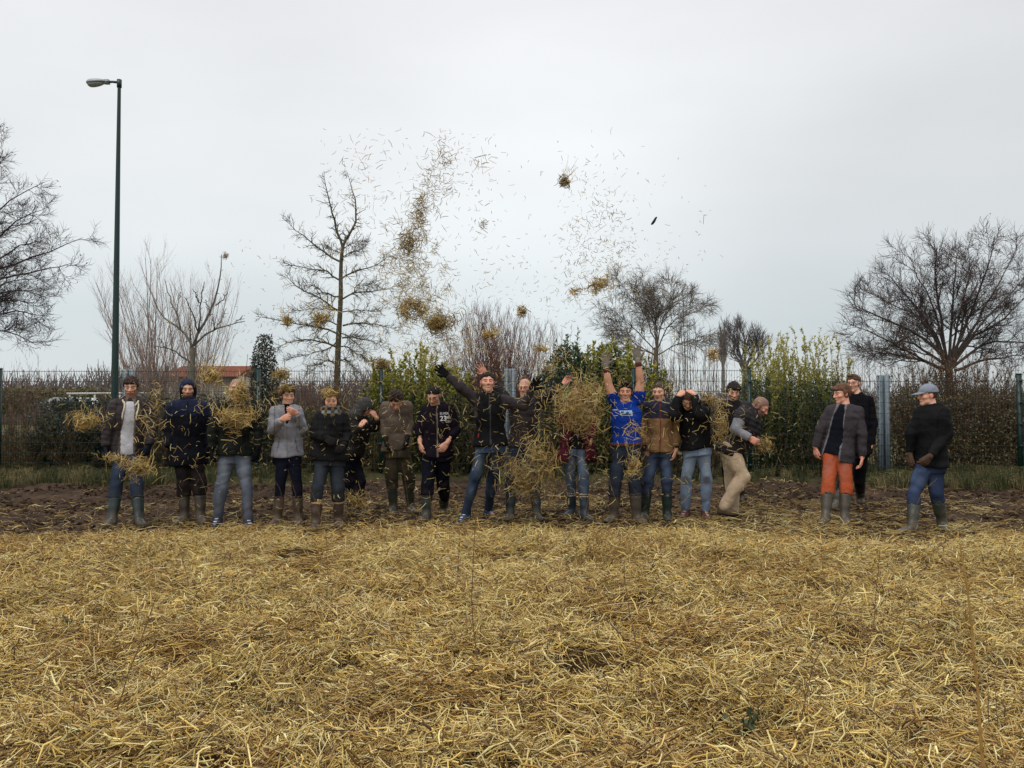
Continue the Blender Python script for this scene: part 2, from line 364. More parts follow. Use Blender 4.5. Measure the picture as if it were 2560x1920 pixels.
# clods
def clod(seed):
    r = np.random.default_rng(seed); bmv = []
    import bmesh
    bm = bmesh.new(); bmesh.ops.create_icosphere(bm, subdivisions=2, radius=1)
    for v in bm.verts:
        c = v.co; f = 1 + .6 * float(vn(c.x * 1.6 + seed, c.y * 1.6, c.z * 1.6, seed=seed)) + .15 * float(vn(c.x * 4, c.y * 4 + seed, c.z * 4, seed=seed))
        v.co = Vector((c.x * f * 1.2, c.y * f, c.z * f * .6))
    me = bpy.data.meshes.new('clod'); bm.to_mesh(me); bm.free()
    a = me.color_attributes.new('Col', 'FLOAT_COLOR', 'POINT'); col = C(78, 62, 48) * r.uniform(.8, 1.2)
    a.data.foreach_set('color', np.tile(np.array([*col, 1], np.float32), len(me.vertices)))
    me.materials.append(mat_soil); return me
clods = collect('clod', [clod(i) for i in range(6)])
n = 22000
x = rng.uniform(-11, 11, n); y = rng.uniform(8.7, 14.4, n); k = (y > edge_y(x)) & (vn(x * 1.4, y * 2.2, seed=61) > -.35)
x, y = x[k], y[k]
scatter('soil_clods', np.stack([x, y, soil_z(x, y)], 1), rng.uniform(0, 6.28, (len(x), 3)) * [.1, .1, 1], rng.uniform(.008, .032, len(x)) * rng.uniform(.6, 1.3, len(x)), clods, 6, rng, 'loose clods of dark dug soil behind the straw', 'soil')
# grass along the fence
def grass_tuft(seed, dry):
    r = np.random.default_rng(seed); g = Geo(); n = 46
    base = np.stack([r.normal(0, .06, n), r.normal(0, .06, n), np.zeros(n)], 1)
    a = r.uniform(0, 6.28, n); L = r.uniform(.12, .34, n)[:, None]; out_ = np.stack([np.cos(a), np.sin(a), 0 * a], 1) * r.uniform(.1, .75, (n, 1))
    P = np.stack([base, base + (out_ * .4 + [0, 0, .75]) * L, base + (out_ * 1.2 + [0, 0, .75]) * L], 1)
    c = np.array([C(74, 80, 44), C(92, 94, 56), C(56, 64, 36), C(140, 124, 84)])[r.choice(4, n, p=[.35, .3, .25, .1] if not dry else [.1, .15, .05, .7])]
    g.tubes(P, np.tile([[.0035, .003, .0006]], (n, 1)), 3, c); me = g.mesh('grass_tuft'); me.materials.append(M['grass']); return me
gt = collect('grass_tuft', [grass_tuft(i, i % 4 == 3) for i in range(9)])
n = 5200
x = rng.uniform(-11.5, 11.5, n); y = rng.uniform(13.0, 17.3, n)
pr = np.clip((y - 14.4) / 1.0, 0, 1) * (.03 + .14 * (vn(x * .9, y * .9, seed=71) > .25)) + .95 * np.exp(-((x - 8.3) / 1.6) ** 2) * (y > 13.7) + .4 * (x < -6.2) * (y > 14.3) + .4 * np.exp(-((x + 5.6) / .6) ** 2) * (y > 14.5)
k = rng.uniform(size=n) < pr; x, y = x[k], y[k]
scatter('grass', np.stack([x, y, soil_z(x, y) - .02], 1), np.stack([rng.normal(0, .15, len(x)), rng.normal(0, .15, len(x)), rng.uniform(0, 6.28, len(x))], 1), rng.uniform(.55, 1.15, len(x)), gt, 9, rng, 'tufts of grass growing in a strip along the fence foot', 'grass')

# ------------------------------------------------------------------ fence
POSTS = [(-335, 16.4, 'zinc'), (-5, 16.4, 'green'), (316, 16.3, 'zinc'), (643, 16.25, 'green'), (952, 16.2, 'green'), (1275, 16.15, 'zinc'), (1585, 16.1, 'green'), (1875, 16.0, 'green'), (2213, 15.6, 'zinc'), (2552, 15.3, 'green'), (2900, 15.1, 'green')]
pw = [np.array([(p[0] - 1280) / F_PX * p[1], p[1]]) for p in POSTS]
fence = empty('mesh_fence', (0, 16.1, 0), 'long dark green wire mesh fence with spiked top behind the row of people', 'fence')
FO = np.array([0, 16.1, 0])
for i, (px, Y, kind) in enumerate(POSTS):
    g = Geo(); x0, y0 = pw[i]; top = 2.17 if i < 8 else 2.02
    if kind == 'green':
        g.box((x0, y0 + .05, top / 2 - .1), (.07, .06, top + .2)); g.box((x0, y0 + .05, top + .01), (.078, .068, .02))
        o = link('fence_post', g.mesh('fence_post', FO, False), M['green_paint'], fence)
        for z in np.arange(.3, 2.0, .4):
            b = Geo().box((x0, y0 - .012, z), (.055, .012, .05)); b.tubes([[(x0, y0 - .018, z), (x0, y0 - .03, z)]], [[.009, .009]], 6, cap=True)
            link('clamp', b.mesh('clamp', FO, False), M['wire'], o)
    else:
        w = .115
        for sx in (-1, 1):
            g.box((x0 + sx * w * .62, y0 + .05, top / 2 - .1), (.075, .006, top + .2)); g.box((x0 + sx * w * .95, y0 + .075, top / 2 - .1), (.006, .05, top + .2)); g.box((x0 + sx * w * .28, y0 + .085, top / 2 - .1), (.006, .065, top + .2))
        g.box((x0, y0 + .12, top / 2 - .1), (.06, .006, top + .2))
        o = link('steel_post', g.mesh('steel_post', FO, False), M['zinc'], fence)
        tag(o, 'wide galvanised steel post')
        hm = Geo().box((0, 0, 0), (.03, .03, .012)).mesh('hook', None, False); hm.materials.append(M['wire'])
        for z in np.arange(.2, top, .2):
            for sx in (-1, 1): link('hook', hm, None, o, np.array([x0 + sx * w * 1.02, y0 + .03, z]) - FO)
for i in range(len(POSTS) - 1):
    a, b = pw[i], pw[i + 1]; L = np.linalg.norm(b - a); d = (b - a) / L
    top = 2.12 if i < 7 else 1.90
    g = Geo(); nn = int((L - .06) / .05); t = .03 + np.arange(nn + 1) * .05
    xy = a + d * t[:, None]
    P = np.stack([np.concatenate([xy, np.full((nn + 1, 1), .05)], 1), np.concatenate([xy, np.full((nn + 1, 1), top + .03)], 1)], 1)
    g.tubes(P, np.full((nn + 1, 2), .0028), 4, cap=True)
    nrm = np.array([-d[1], d[0]])
    zs = np.arange(top, .06, -.2)
    P = []
    for z in zs:
        for s in (-1, 1):
            P.append([[*(a + d * .02 + nrm * .006 * s), z], [*(a + d * (L - .02) + nrm * .006 * s), z]])
    g.tubes(P, np.full((len(P), 2), .0042), 4)
    link('wire_panel', g.mesh('wire_panel', FO, False), M['wire'], fence)

# ------------------------------------------------------------------ lamp post
LY = 17.6
base = at(285, 1100, LY); base[2] = 0; top = at(300, 205, LY)
lamp = empty('street_lamp', base, 'tall dark green street lamp with a single grey head, left of the people', 'street lamp')
g = Geo(); hz = top[2]
zz = np.array([0, .02, .9, 1.6, 4, hz - .02, hz]); rr = np.array([.10, .085, .085, .076, .060, .034, .034])
P = np.stack([np.full(7, base[0]) + zz / hz * (top[0] - base[0]) * .35, np.full(7, LY), zz], 1)
g.tubes([P], [rr], 16, cap=True); pole = link('pole', g.mesh('pole', base), M['green_paint'], lamp)
g = Geo(); tx = P[-1][0]
g.tubes([[(tx, LY, hz - .12), (tx, LY, hz + .05)]], [[.05, .05]], 12, cap=True)
g.tubes([[(tx, LY, hz - .01), (tx - .14, LY - .01, hz + .0), (tx - .26, LY - .03, hz - .012)]], [[.026, .026, .024]], 10, cap=True)
link('arm', g.mesh('arm', base), M['green_paint'], lamp)
def shell(g, c, L, w, h, up, col=(1, 1, 1), n=14, m=12):       # half-ellipsoid, long axis x, pointing to -x
    u = np.linspace(0, math.pi, n); v = np.linspace(0, math.pi, m)
    U, Vv = np.meshgrid(u, v, indexing='ij')
    X = -np.cos(U) * L / 2; k = np.sin(U) ** .55 * (1 + .25 * np.cos(U) * 1.0)
    Y = np.cos(Vv) * w / 2 * k; Z = np.sin(Vv) * h * k * up
    P = np.stack([X, Y, Z], -1).reshape(-1, 3); i = (np.arange(n - 1)[:, None] * m + np.arange(m - 1)[None]).ravel()
    a = math.radians(-6); R = np.array([[math.cos(a), 0, math.sin(a)], [0, 1, 0], [-math.sin(a), 0, math.cos(a)]])
    g.add(P @ R.T + c, [np.stack([i, i + 1, i + m + 1, i + m], 1)], col)
hc = at(243, 207, LY)
g = Geo(); shell(g, hc, .42, .26, .085, 1); shell(g, hc + [0, 0, -.002], .42, .26, .03, -1); hd = link('lamp_head', g.mesh('lamp_head', base), M['lampgrey'], lamp)
g = Geo(); shell(g, hc + [-.03, 0, -.022], .33, .21, .055, -1); link('glass_cover', g.mesh('glass_cover', base), M['glass'], hd)
g = Geo(); g.box(hc + [.21, 0, .02], (.10, .09, .09)); link('bracket', g.mesh('bracket', base, False), M['lampgrey'], lamp)
# ------------------------------------------------------------------ trees and shrubs
def resample(P, n):
    P = np.asarray(P, float); s = np.concatenate([[0], np.cumsum(np.linalg.norm(np.diff(P, axis=0), axis=1))]); t = np.linspace(0, s[-1], n)
    Q = np.stack([np.interp(t, s, P[:, k]) for k in range(P.shape[1])], 1)
    if n > 4:
        for _ in range(1): Q[1:-1] = .5 * Q[1:-1] + .25 * (Q[:-2] + Q[2:])
    return Q
def sprout(P, R, k, rng, t0=.2, t1=1., ang=45, L=1.0, Lt=.6, up=.2, wig=.15, n=5, rr=.55, rmin=.002, planar=None):
    """k children from every parent polyline; lengths shrink towards the tip by Lt"""
    Mn, Np, _ = P.shape
    par = np.repeat(np.arange(Mn), k); m = len(par)
    t = t0 + (t1 - t0) * ((np.tile(np.arange(k), Mn) + rng.uniform(0, 1, m)) / k); t = np.clip(t, 0, .995)
    f = t * (Np - 1); i = f.astype(int); f = (f - i)[:, None]
    p0 = P[par, i] * (1 - f) + P[par, i + 1] * f; tan = unit(P[par, i + 1] - P[par, i])
    r0 = (R[par, i] * (1 - f[:, 0]) + R[par, i + 1] * f[:, 0]) * rr
    rnd = rng.normal(size=(m, 3))
    if planar is not None: rnd = rnd * planar
    perp = unit(rnd - (rnd * tan).sum(1, keepdims=True) * tan)
    a = np.radians(rng.normal(ang, ang * .22, m))[:, None]
    D = unit(tan * np.cos(a) + perp * np.sin(a))
    ln = (L * (1 - Lt * t) * rng.uniform(.55, 1.2, m))[:, None] / (n - 1)
    if np.ndim(L) == 0: pass
    pts = [p0]; d = D
    for _ in range(n - 1):
        d = unit(d + rng.normal(0, wig, (m, 3)) + np.array([0, 0, up])); pts.append(pts[-1] + d * ln)
    Q = np.stack(pts, 1); r0 = np.maximum(r0, rmin)
    return Q, np.linspace(1, .35, n)[None] * r0[:, None]
def crop(ox, oy, s): return lambda x, y: (ox + x / s, oy + y / s)
def limbs_world(limbs, cr, Y, r0, r1, rng, depth=.5, n=9):
    out, rad = [], []
    for k, L in enumerate(limbs):
        L0 = [l[:2] for l in L]; Q = [cr(*p) for p in L0]
        dy = rng.uniform(-depth, depth); m = len(Q)
        pts = [at(q[0], q[1], Y + dy * (j / max(m - 1, 1)) ** 1.3) for j, q in enumerate(Q)]
        P = resample(pts, n); P[1:-1] += rng.normal(0, .012, (n - 2, 3))
        ln = np.linalg.norm(P[-1] - P[0]); a = L[0][2] if len(L[0]) > 2 else r0
        out.append(P); rad.append(np.linspace(a, r1, n))
    return np.stack(out), np.stack(rad)
def tree_obj(name, label, cat, base, trunkg, crowng, group=None, extra=None):
    base = np.asarray(base, float)
    e = empty(name, base, label, cat, group)
    if trunkg is not None: link('trunk', trunkg.mesh('trunk', base), M['bark'], e)
    cr_ = link('crown', crowng.mesh('crown', base), M['bark'], e)
    if extra is not None: link(extra[0], extra[1].mesh(extra[0], base), M[extra[2]], cr_)['kind'] = 'stuff'
    return e
rng = np.random.default_rng(11)
BK = dict(larch=C(92, 86, 70), dark=C(66, 58, 58), red=C(112, 78, 68), pale=C(140, 120, 108), fig=C(104, 100, 90), ochre=C(124, 98, 66))
def bark_cols(c, m, rng, v=.18): return c * rng.uniform(1 - v, 1 + v, (m, 1))

# twin-topped tree
cr = crop(640, 400, 2.765); Y = 19.0
T = [(562, 2150), (560, 1659), (566, 1300), (578, 1100), (590, 900), (580, 760), (598, 600)]
tp = resample([at(*cr(*p), Y) for p in T], 16); tp[0][2] = -.1
g = Geo(); g.tubes([tp], [np.interp(np.linspace(0, 1, 16), [0, .1, .6, 1], [.12, .085, .062, .038])], 10, BK['larch'])
forks = [[(598, 600, .055), (560, 500), (535, 400), (510, 310), (485, 180), (470, 75)], [(598, 600, .055), (650, 510), (695, 430), (690, 300), (660, 190), (625, 72)]]
FP, FR = limbs_world(forks, cr, Y, .05, .006, rng, .3, 12); FR = FR * .6
limbs = [[(575, 700, .05), (500, 660), (420, 600), (300, 510), (180, 400)],  [(578, 830, .045), (490, 765), (380, 755), (190, 710)], [(575, 945, .04), (480, 930), (400, 860), (330, 870)], [(575, 1045, .05), (490, 990), (400, 930), (280, 880), (200, 785)],
 [(570, 1035, .03), (400, 1025), (240, 1050)], [(560, 1200, .05), (500, 1165), (370, 1150), (200, 1110), (0, 1080)], [(550, 1290, .05), (470, 1265), (380, 1240), (250, 1250), (120, 1310)],
 [(548, 1410, .04), (490, 1380), (430, 1420), (370, 1480)], [(555, 1260, .03), (480, 1320), (330, 1350), (220, 1380)], [(565, 1140, .03), (500, 1100), (420, 1110), (300, 1160)],
 [(590, 820, .045), (620, 790), (700, 765), (850, 715), (950, 665)], [(600, 960, .045), (650, 925), (760, 905), (880, 900), (1010, 860)], [(680, 910, .02), (690, 860), (760, 870), (830, 850)],
 [(600, 1050, .03), (720, 1035), (860, 1050)], [(600, 1145, .045), (680, 1125), (800, 1130), (960, 1160)], [(595, 1230, .04), (640, 1220), (760, 1240), (870, 1285)],
 [(585, 1290, .035), (640, 1290), (700, 1340), (810, 1395)], [(580, 1385, .035), (630, 1380), (690, 1455)], [(590, 1200, .03), (650, 1230), (740, 1310), (770, 1350)], [(595, 640, .02), (530, 620), (470, 570)], [(600, 620, .02), (670, 570), (760, 560)], [(585, 690, .02), (640, 640), (740, 620)]]
LP, LR = limbs_world(limbs, cr, Y, .03, .006, rng, 1.4, 9); LR = np.maximum(LR * .5, .006)
cg = Geo(); cg.tubes(FP, FR, 6, BK['larch']); cg.tubes(LP, LR, 5, BK['larch'])
A, AR = sprout(FP, FR, 30, rng, .03, .99, 66, .34, .6, -.02, .10, 6, .5, .0048); cg.tubes(A, AR, 4, bark_cols(BK['larch'], len(A), rng))
A2, AR2 = sprout(A, AR, 4, rng, .15, 1, 50, .15, .4, .05, .15, 4, .7, .004); cg.tubes(A2, AR2, 3, BK['larch'])
B, BR = sprout(LP, LR, 24, rng, .08, .99, 48, .36, .5, -.01, .12, 6, .55, .005, planar=np.array([1, 1, .8])); cg.tubes(B, BR, 4, bark_cols(BK['larch'], len(B), rng))
B2, BR2 = sprout(B, BR, 6, rng, .12, 1, 48, .20, .4, .06, .16, 4, .7, .0045); cg.tubes(B2, BR2, 3, BK['larch'])
tree_obj('deciduous_tree', 'bare tree with two pointed tops and long level branches behind the fence', 'tree', (tp[0][0], Y, 0), g, cg)

# upright open tree with thick knobbly shoots
cr = crop(0, 300, 2.514); Y = 18.2
g = Geo(); tp = resample([at(*cr(*p), Y) for p in [(1205, 2200), (1208, 1570), (1215, 1430)]], 8); tp[0][2] = -.1
g.tubes([tp], [np.linspace(.085, .055, 8)], 8, BK['fig'])
limbs = [[(1215, 1440, .045), (1180, 1350), (1120, 1300), (1010, 1240), (950, 1085)], [(1135, 1310, .028), (1110, 1200), (1060, 1110), (1035, 1000)], [(1205, 1540, .03), (1130, 1470), (1040, 1430), (975, 1420)],
 [(1040, 1430, .02), (1000, 1370)], [(1218, 1420, .045), (1250, 1320), (1320, 1210), (1375, 1060), (1392, 845)], [(1248, 1320, .028), (1258, 1150), (1285, 1015)], [(1258, 1150, .018), (1215, 1072)],
 [(1245, 1330, .025), (1210, 1210), (1160, 1112)], [(1225, 1410, .035), (1290, 1340), (1400, 1300), (1480, 1275), (1540, 1265)], [(1350, 1320, .022), (1395, 1260), (1422, 1185)], [(1355, 1165, .018), (1400, 1125), (1432, 1092)],
 [(1112, 1205, .018), (1135, 1080)], [(1345, 1315, .018), (1340, 1235)], [(1480, 1275, .016), (1520, 1232)], [(1320, 1195, .016), (1290, 1130)], [(1200, 1380, .02), (1195, 1290)]]
P, R = limbs_world(limbs, cr, Y, .03, .011, rng, .7, 9); R = R * .72; cg = Geo(); cg.tubes(P, R, 6, BK['fig'], cap=True)
A, AR = sprout(P, R, 7, rng, .1, .98, 60, .10, .2, .1, .1, 3, .6, .007); cg.tubes(A, AR, 4, BK['fig'])
tree_obj('fruit_tree', 'small bare tree with thick upward shoots behind the man in the hooded navy coat', 'tree', (tp[0][0], Y, 0), g, cg)

def crown_tree(name, label, cr, Y, trunk, limbs, col, r0, depth, k1, L1, k2, L2, k3, L3, up=.12, up3=None, rmin=.004, trunk_r=.14, extra=None, group=None, cat='tree', up1=None, rs=.62):
    tp = resample([at(*cr(*p), Y) for p in trunk], 8); tp[0][2] = -.1
    g = Geo(); g.tubes([tp], [np.linspace(trunk_r, r0 * 1.2, 8)], 8, col)
    P, R = limbs_world(limbs, cr, Y, r0, rmin * 2, rng, depth, 10); R = R * (rs if Y < 30 else 1); cg = Geo(); cg.tubes(P, R, 5, col)
    A, AR = sprout(P, R, k1, rng, .2, .99, 42, L1, .45, up if up1 is None else up1, .2, 6, .55, rmin * 1.3); cg.tubes(A, AR, 4, bark_cols(col, len(A), rng))
    B, BR = sprout(A, AR, k2, rng, .15, .99, 40, L2, .5, up, .14, 5, .6, rmin); cg.tubes(B, BR, 3, bark_cols(col, len(B), rng))
    if k3: 
        D, DR = sprout(B, BR, k3, rng, .15, .99, 38, L3, .4, up if up3 is None else up3, .15, 4, .7, rmin * .85); cg.tubes(D, DR, 3, bark_cols(col, len(D), rng))
    else: D = B
    ex = None
    if extra:
        nm, cnt, cols, size, mt = extra
        q = D[rng.integers(0, len(D), cnt), -1]; eg = Geo()
        dd = rng.normal(size=(cnt, 3)); eg.leaves(q, dd, rng.normal(size=(cnt, 3)), rng.uniform(.6, 1.3, cnt) * size, rng.uniform(.5, 1, cnt) * size * .6, np.array(cols)[rng.integers(0, len(cols), cnt)])
        ex = (nm, eg, mt)
    return tree_obj(name, label, cat, (tp[0][0], Y, 0), g, cg, group, ex)

# left big tree, trunk outside the frame
cr = crop(0, 300, 2.514); I = lambda *a: list(a)
crown_tree('deciduous_tree', 'dark bare tree with a dense twiggy crown reaching in at the left edge', cr, 19.5, [(-420, 2200), (-400, 1400), (-380, 1150)],
 [I((-380, 1200, .07), (-250, 900), (-140, 560), (20, 190)), I((-390, 1200, .07), (-200, 800), (50, 500), (280, 390)), I((-380, 1200, .07), (-150, 900), (100, 620), (280, 560)), I((-380, 1220, .07), (-150, 980), (150, 880), (380, 800), (520, 740)),
  I((-380, 1240, .06), (-150, 1050), (150, 960), (350, 930), (450, 900)), I((-380, 1260, .06), (-100, 1120), (100, 1060), (250, 1100)), I((-380, 1300, .06), (-120, 1250), (100, 1200), (300, 1230)), I((-380, 1350, .05), (-120, 1330), (60, 1330), (210, 1400)),
  I((-380, 1200, .06), (-300, 700), (-150, 300), (-20, 60)), I((-380, 1200, .06), (-200, 850), (0, 700), (200, 640)), I((-380, 1230, .06), (-150, 1000), (80, 800), (250, 760)), I((-380, 1300, .06), (-150, 1180), (80, 1120), (230, 1150)), I((-380, 1300, .05), (-150, 1120), (80, 1000), (230, 1000)), I((-400, 1200, .06), (-550, 800), (-600, 400)), I((-400, 1200, .06), (-600, 1000), (-750, 800))],
 BK['dark'] * 1.2, .06, 2.4, 11, .66, 7, .5, 6, .32, up=.06, rmin=.0048, trunk_r=.22, extra=('buds', 500, [C(70, 50, 44)], .06, 'leaf'))
# right big shrub-like tree with pink buds
cr = crop(1960, 520, 2.242)
crown_tree('deciduous_tree', 'wide spreading bare tree with scattered pink buds above the right part of the fence', cr, 18.4, [(925, 1900), (925, 1100), (925, 850)],
 [I((892, 910, .06), (752, 844), (585, 818), (455, 791)), I((957, 910, .06), (1106, 853), (1255, 835), (1366, 818)), I((915, 906, .06), (864, 730), (790, 606), (697, 501)), I((934, 906, .06), (985, 730), (1022, 536), (1087, 413)), I((911, 888, .07), (836, 756), (641, 659), (362, 527)), I((901, 879, .06), (771, 782), (641, 730), (548, 809)), I((911, 862, .06), (808, 642), (669, 466), (571, 360)), I((915, 862, .06), (873, 554), (845, 378), (859, 210)), I((925, 862, .06), (948, 510), (971, 254)),
  I((934, 870, .06), (1041, 598), (1134, 378), (1180, 175)), I((938, 888, .07), (1069, 712), (1227, 633), (1366, 483)), I((938, 897, .06), (1134, 747), (1315, 747), (1459, 782)), I((934, 870, .06), (1162, 510), (1301, 228)), I((915, 879, .05), (771, 606), (585, 536), (464, 466)),
  I((929, 862, .05), (994, 554), (1050, 342), (1031, 228)), I((915, 862, .05), (827, 510), (734, 360), (706, 272)), I((934, 870, .05), (1106, 642), (1273, 483), (1385, 334)), I((906, 906, .05), (715, 818), (529, 712), (371, 650))],
 C(84, 74, 70), .06, 1.6, 11, .8, 8, .58, 6, .34, up=.08, rmin=.0048, trunk_r=.16, extra=('buds', 800, [C(176, 120, 134), C(150, 92, 104), C(120, 88, 84)], .045, 'leaf'))
# round tree mid right
cr = crop(1400, 500, 3.607)
crown_tree('deciduous_tree', 'round bare tree behind the man in the tan and navy jacket', cr, 22.5, [(858, 2200), (860, 1500), (868, 1330)],
 [I((870, 1350, .05), (790, 1050), (620, 850), (510, 705)), I((872, 1330, .05), (860, 1000), (750, 900), (700, 870)), I((872, 1330, .05), (870, 1000), (830, 800)), I((875, 1330, .05), (900, 1150), (1000, 900), (1010, 715)), I((875, 1350, .05), (960, 1150), (1080, 1050), (1270, 910)),
  I((870, 1380, .045), (760, 1250), (600, 1100), (450, 970)), I((875, 1400, .045), (1000, 1330), (1150, 1270), (1290, 1230)), I((868, 1400, .045), (700, 1310), (560, 1200), (390, 1080)), I((872, 1330, .04), (920, 1050), (1150, 850), (1190, 820)), I((872, 1330, .04), (840, 1100), (780, 950), (700, 770)), I((868, 1420, .04), (760, 1350), (600, 1320), (480, 1290))],
 C(108, 98, 86), .05, 1.8, 13, .8, 8, .5, 6, .30, up=.02, rmin=.0048, trunk_r=.11, rs=.42)
# far tree and poplar
crown_tree('deciduous_tree', 'small grey far-off bare tree with an egg-shaped crown right of the round tree', crop(0, 0, 1), 46, [(1862, 1010), (1862, 940), (1862, 920)],
 [I((1862, 925, .10), (1845, 870), (1835, 840)), I((1862, 925, .10), (1862, 850), (1858, 830)), I((1862, 925, .10), (1885, 870), (1892, 850)), I((1862, 930, .08), (1840, 890), (1825, 862)), I((1862, 930, .08), (1890, 900), (1904, 875))],
 C(104, 98, 98), .08, 1.4, 9, 1.6, 7, .9, 5, .5, up=.25, rmin=.012, trunk_r=.2)
crown_tree('poplar_tree', 'narrow grey far-off poplar left of the small far tree', crop(0, 0, 1), 60, [(1808, 1010), (1808, 940), (1808, 900)],
 [I((1808, 930, .10), (1807, 870), (1809, 832)), I((1808, 930, .1), (1803, 880), (1803, 850)), I((1808, 930, .1), (1812, 880), (1813, 855))],
 C(124, 120, 116), .08, .5, 14, 1.3, 6, .8, 3, .4, up=.5, rmin=.012, trunk_r=.15)

def fan_bush(name, label, px, Y, w, top_py, n, col, spread=.5, r=.012, k=6, L=.5, k2=4, up=.25, group=None, cat='shrub', leaves=None, wig=.05, hvar=.35, depth=.5, k3L=.2, bottom=.0):
    base = np.array([(px - 1280) / F_PX * Y, Y, 0.0]); H = at(px, top_py, Y)[2]; wm = w / F_PX * Y
    x0 = rng.uniform(-.5, .5, n) * wm * (1 - spread) ; y0 = rng.uniform(-.5, .5, n) * depth
    hx = H * (1 - hvar * rng.uniform(0, 1, n) ** 1.2); s_ = rng.uniform(-1, 1, n)
    tipx = x0 + s_ * wm * .5 * spread * 1.0; hx *= 1 - .25 * np.abs(tipx / (wm * .5)) ** 2
    m = 8; t = np.linspace(0, 1, m)[None]
    X = x0[:, None] + (tipx - x0)[:, None] * t ** 1.4 + np.cumsum(rng.normal(0, wig * .25, (n, m)), 1) * (t > 0); Yy = y0[:, None] * (1 + .6 * t) + np.cumsum(rng.normal(0, wig * .25, (n, m)), 1); Z = bottom + (hx - bottom)[:, None] * t
    P = np.stack([X, Yy, Z], -1) + base; R = np.linspace(1, .3, m)[None] * r * rng.uniform(.6, 1.2, (n, 1))
    e = empty(name, base, label, cat, group)
    g = Geo(); g.tubes(P, R, 4, bark_cols(col, n, rng, .25))
    A = B = None
    if k:
        A, AR = sprout(P, R, k, rng, .3, .98, 28, L, .5, up, .1, 5, .6, .003); g.tubes(A, AR, 3, bark_cols(col, len(A), rng, .25))
        if k2: B, BR = sprout(A, AR, k2, rng, .2, .98, 30, L * .5, .4, up, .1, 4, .7, .0028); g.tubes(B, BR, 3, bark_cols(col, len(B), rng, .25))
    link('stems', g.mesh('stems', base), M['bark'], e)
    if leaves:
        cnt, cols, size, t0, along = leaves
        src = [P] + ([A] if A is not None else []); lg = Geo()
        for Q, share in zip(src, (1 - along, along) if A is not None else (1,)):
            c = int(cnt * share); i = rng.integers(0, len(Q), c); tt = t0 + (1 - t0) * rng.uniform(0, 1, c) ** .8 if Q is P else rng.uniform(.1, 1, c)
            f = tt * (Q.shape[1] - 1) * .999; j = f.astype(int); f = (f - j)[:, None]
            q = Q[i, j] * (1 - f) + Q[i, j + 1] * f; tan = unit(Q[i, j + 1] - Q[i, j])
            d = unit(tan * .9 + unit(rng.normal(size=(c, 3))) * .9)
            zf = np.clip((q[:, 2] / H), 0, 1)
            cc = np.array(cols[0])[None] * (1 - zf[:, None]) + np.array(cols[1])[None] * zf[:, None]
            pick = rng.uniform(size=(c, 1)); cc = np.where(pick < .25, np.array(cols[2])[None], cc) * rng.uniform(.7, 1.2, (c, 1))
            lg.leaves(q, d, rng.normal(size=(c, 3)) + [0, 0, 1.2], rng.uniform(.6, 1.2, c) * size, rng.uniform(.3, .5, c) * size, cc)
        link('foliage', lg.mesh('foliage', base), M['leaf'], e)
    return e
def leaf_mass(name, label, px, Y, w, py_top, py_bot, depth, n, cols, size, cat='shrub', shape=.5, stems=30, seed=1, group=None, mat='leaf', taper=0.0, stemcol=None):
    """dense evergreen volume with lumps and gaps"""
    base = np.array([(px - 1280) / F_PX * Y, Y, 0.0]); H = at(px, py_top, Y)[2]; B0 = max(at(px, py_bot, Y)[2], 0); wm = w / F_PX * Y
    q = rng.uniform(-1, 1, (n * 3, 3)); z = (q[:, 2] + 1) / 2
    lump = vn(q[:, 0] * wm * 1.1 + seed, q[:, 1] * 1.5, z * (H - B0) * 1.6, seed=seed) + .5 * vn(q[:, 0] * wm * 3 + seed, q[:, 1] * 3, z * (H - B0) * 4, seed=seed + 1)
    wz = 1 - taper * z ** 1.3
    k = (np.abs(q[:, 0]) / wz) ** 2.5 + np.abs(q[:, 1] / np.maximum(wz, .3)) ** 2.5 + (np.maximum(z - .55, 0) / .45) ** 3 * shape < .85 + .28 * lump
    k &= z < .86 + .14 * lump + .1
    k &= (lump > -.75)
    q = q[k][:n]; z = z[k][:n]; lump = lump[k][:n]; n = len(q)
    P = np.stack([q[:, 0] * wm / 2, q[:, 1] * depth / 2, B0 + z * (H - B0)], 1) + base
    d = unit(np.stack([q[:, 0] * .7, q[:, 1] * .7, np.full(n, .25)], 1) + rng.normal(0, .7, (n, 3)))
    cc = np.array(cols)[rng.integers(0, len(cols), n)] * rng.uniform(.7, 1.25, (n, 1))
    e = empty(name, base, label, cat, group); g = Geo()
    g.leaves(P, d, rng.normal(size=(n, 3)) + [0, -.4, 1], rng.uniform(.6, 1.25, n) * size, rng.uniform(.45, .7, n) * size, cc)
    link('foliage', g.mesh('foliage', base), M[mat], e)
    g = Geo(); m = stems; x0 = rng.uniform(-.45, .45, m) * wm
    P = np.stack([np.stack([x0, rng.uniform(-.3, .3, m) * depth, np.zeros(m)], 1), np.stack([x0 * .9, rng.uniform(-.3, .3, m) * depth, np.full(m, H * .45)], 1), np.stack([x0 * .8 + rng.normal(0, .05, m), rng.uniform(-.2, .2, m) * depth, np.full(m, H * .85)], 1)], 1) + base
    g.tubes(P, np.tile([[.014, .010, .004]], (m, 1)), 4, C(74, 62, 48) if stemcol is None else stemcol); link('stems', g.mesh('stems', base), M['bark'], e)
    return e
DG = [C(34, 50, 28), C(44, 62, 34), C(28, 40, 26), C(58, 74, 40)]
DGB = [C(38, 52, 34), C(52, 64, 44), C(30, 42, 30), C(70, 82, 66)]
BRN = [C(106, 90, 64), C(124, 106, 74), C(92, 80, 56), C(136, 118, 80), C(84, 82, 52)]
YG = (C(96, 104, 36), C(196, 188, 74), C(84, 104, 40))
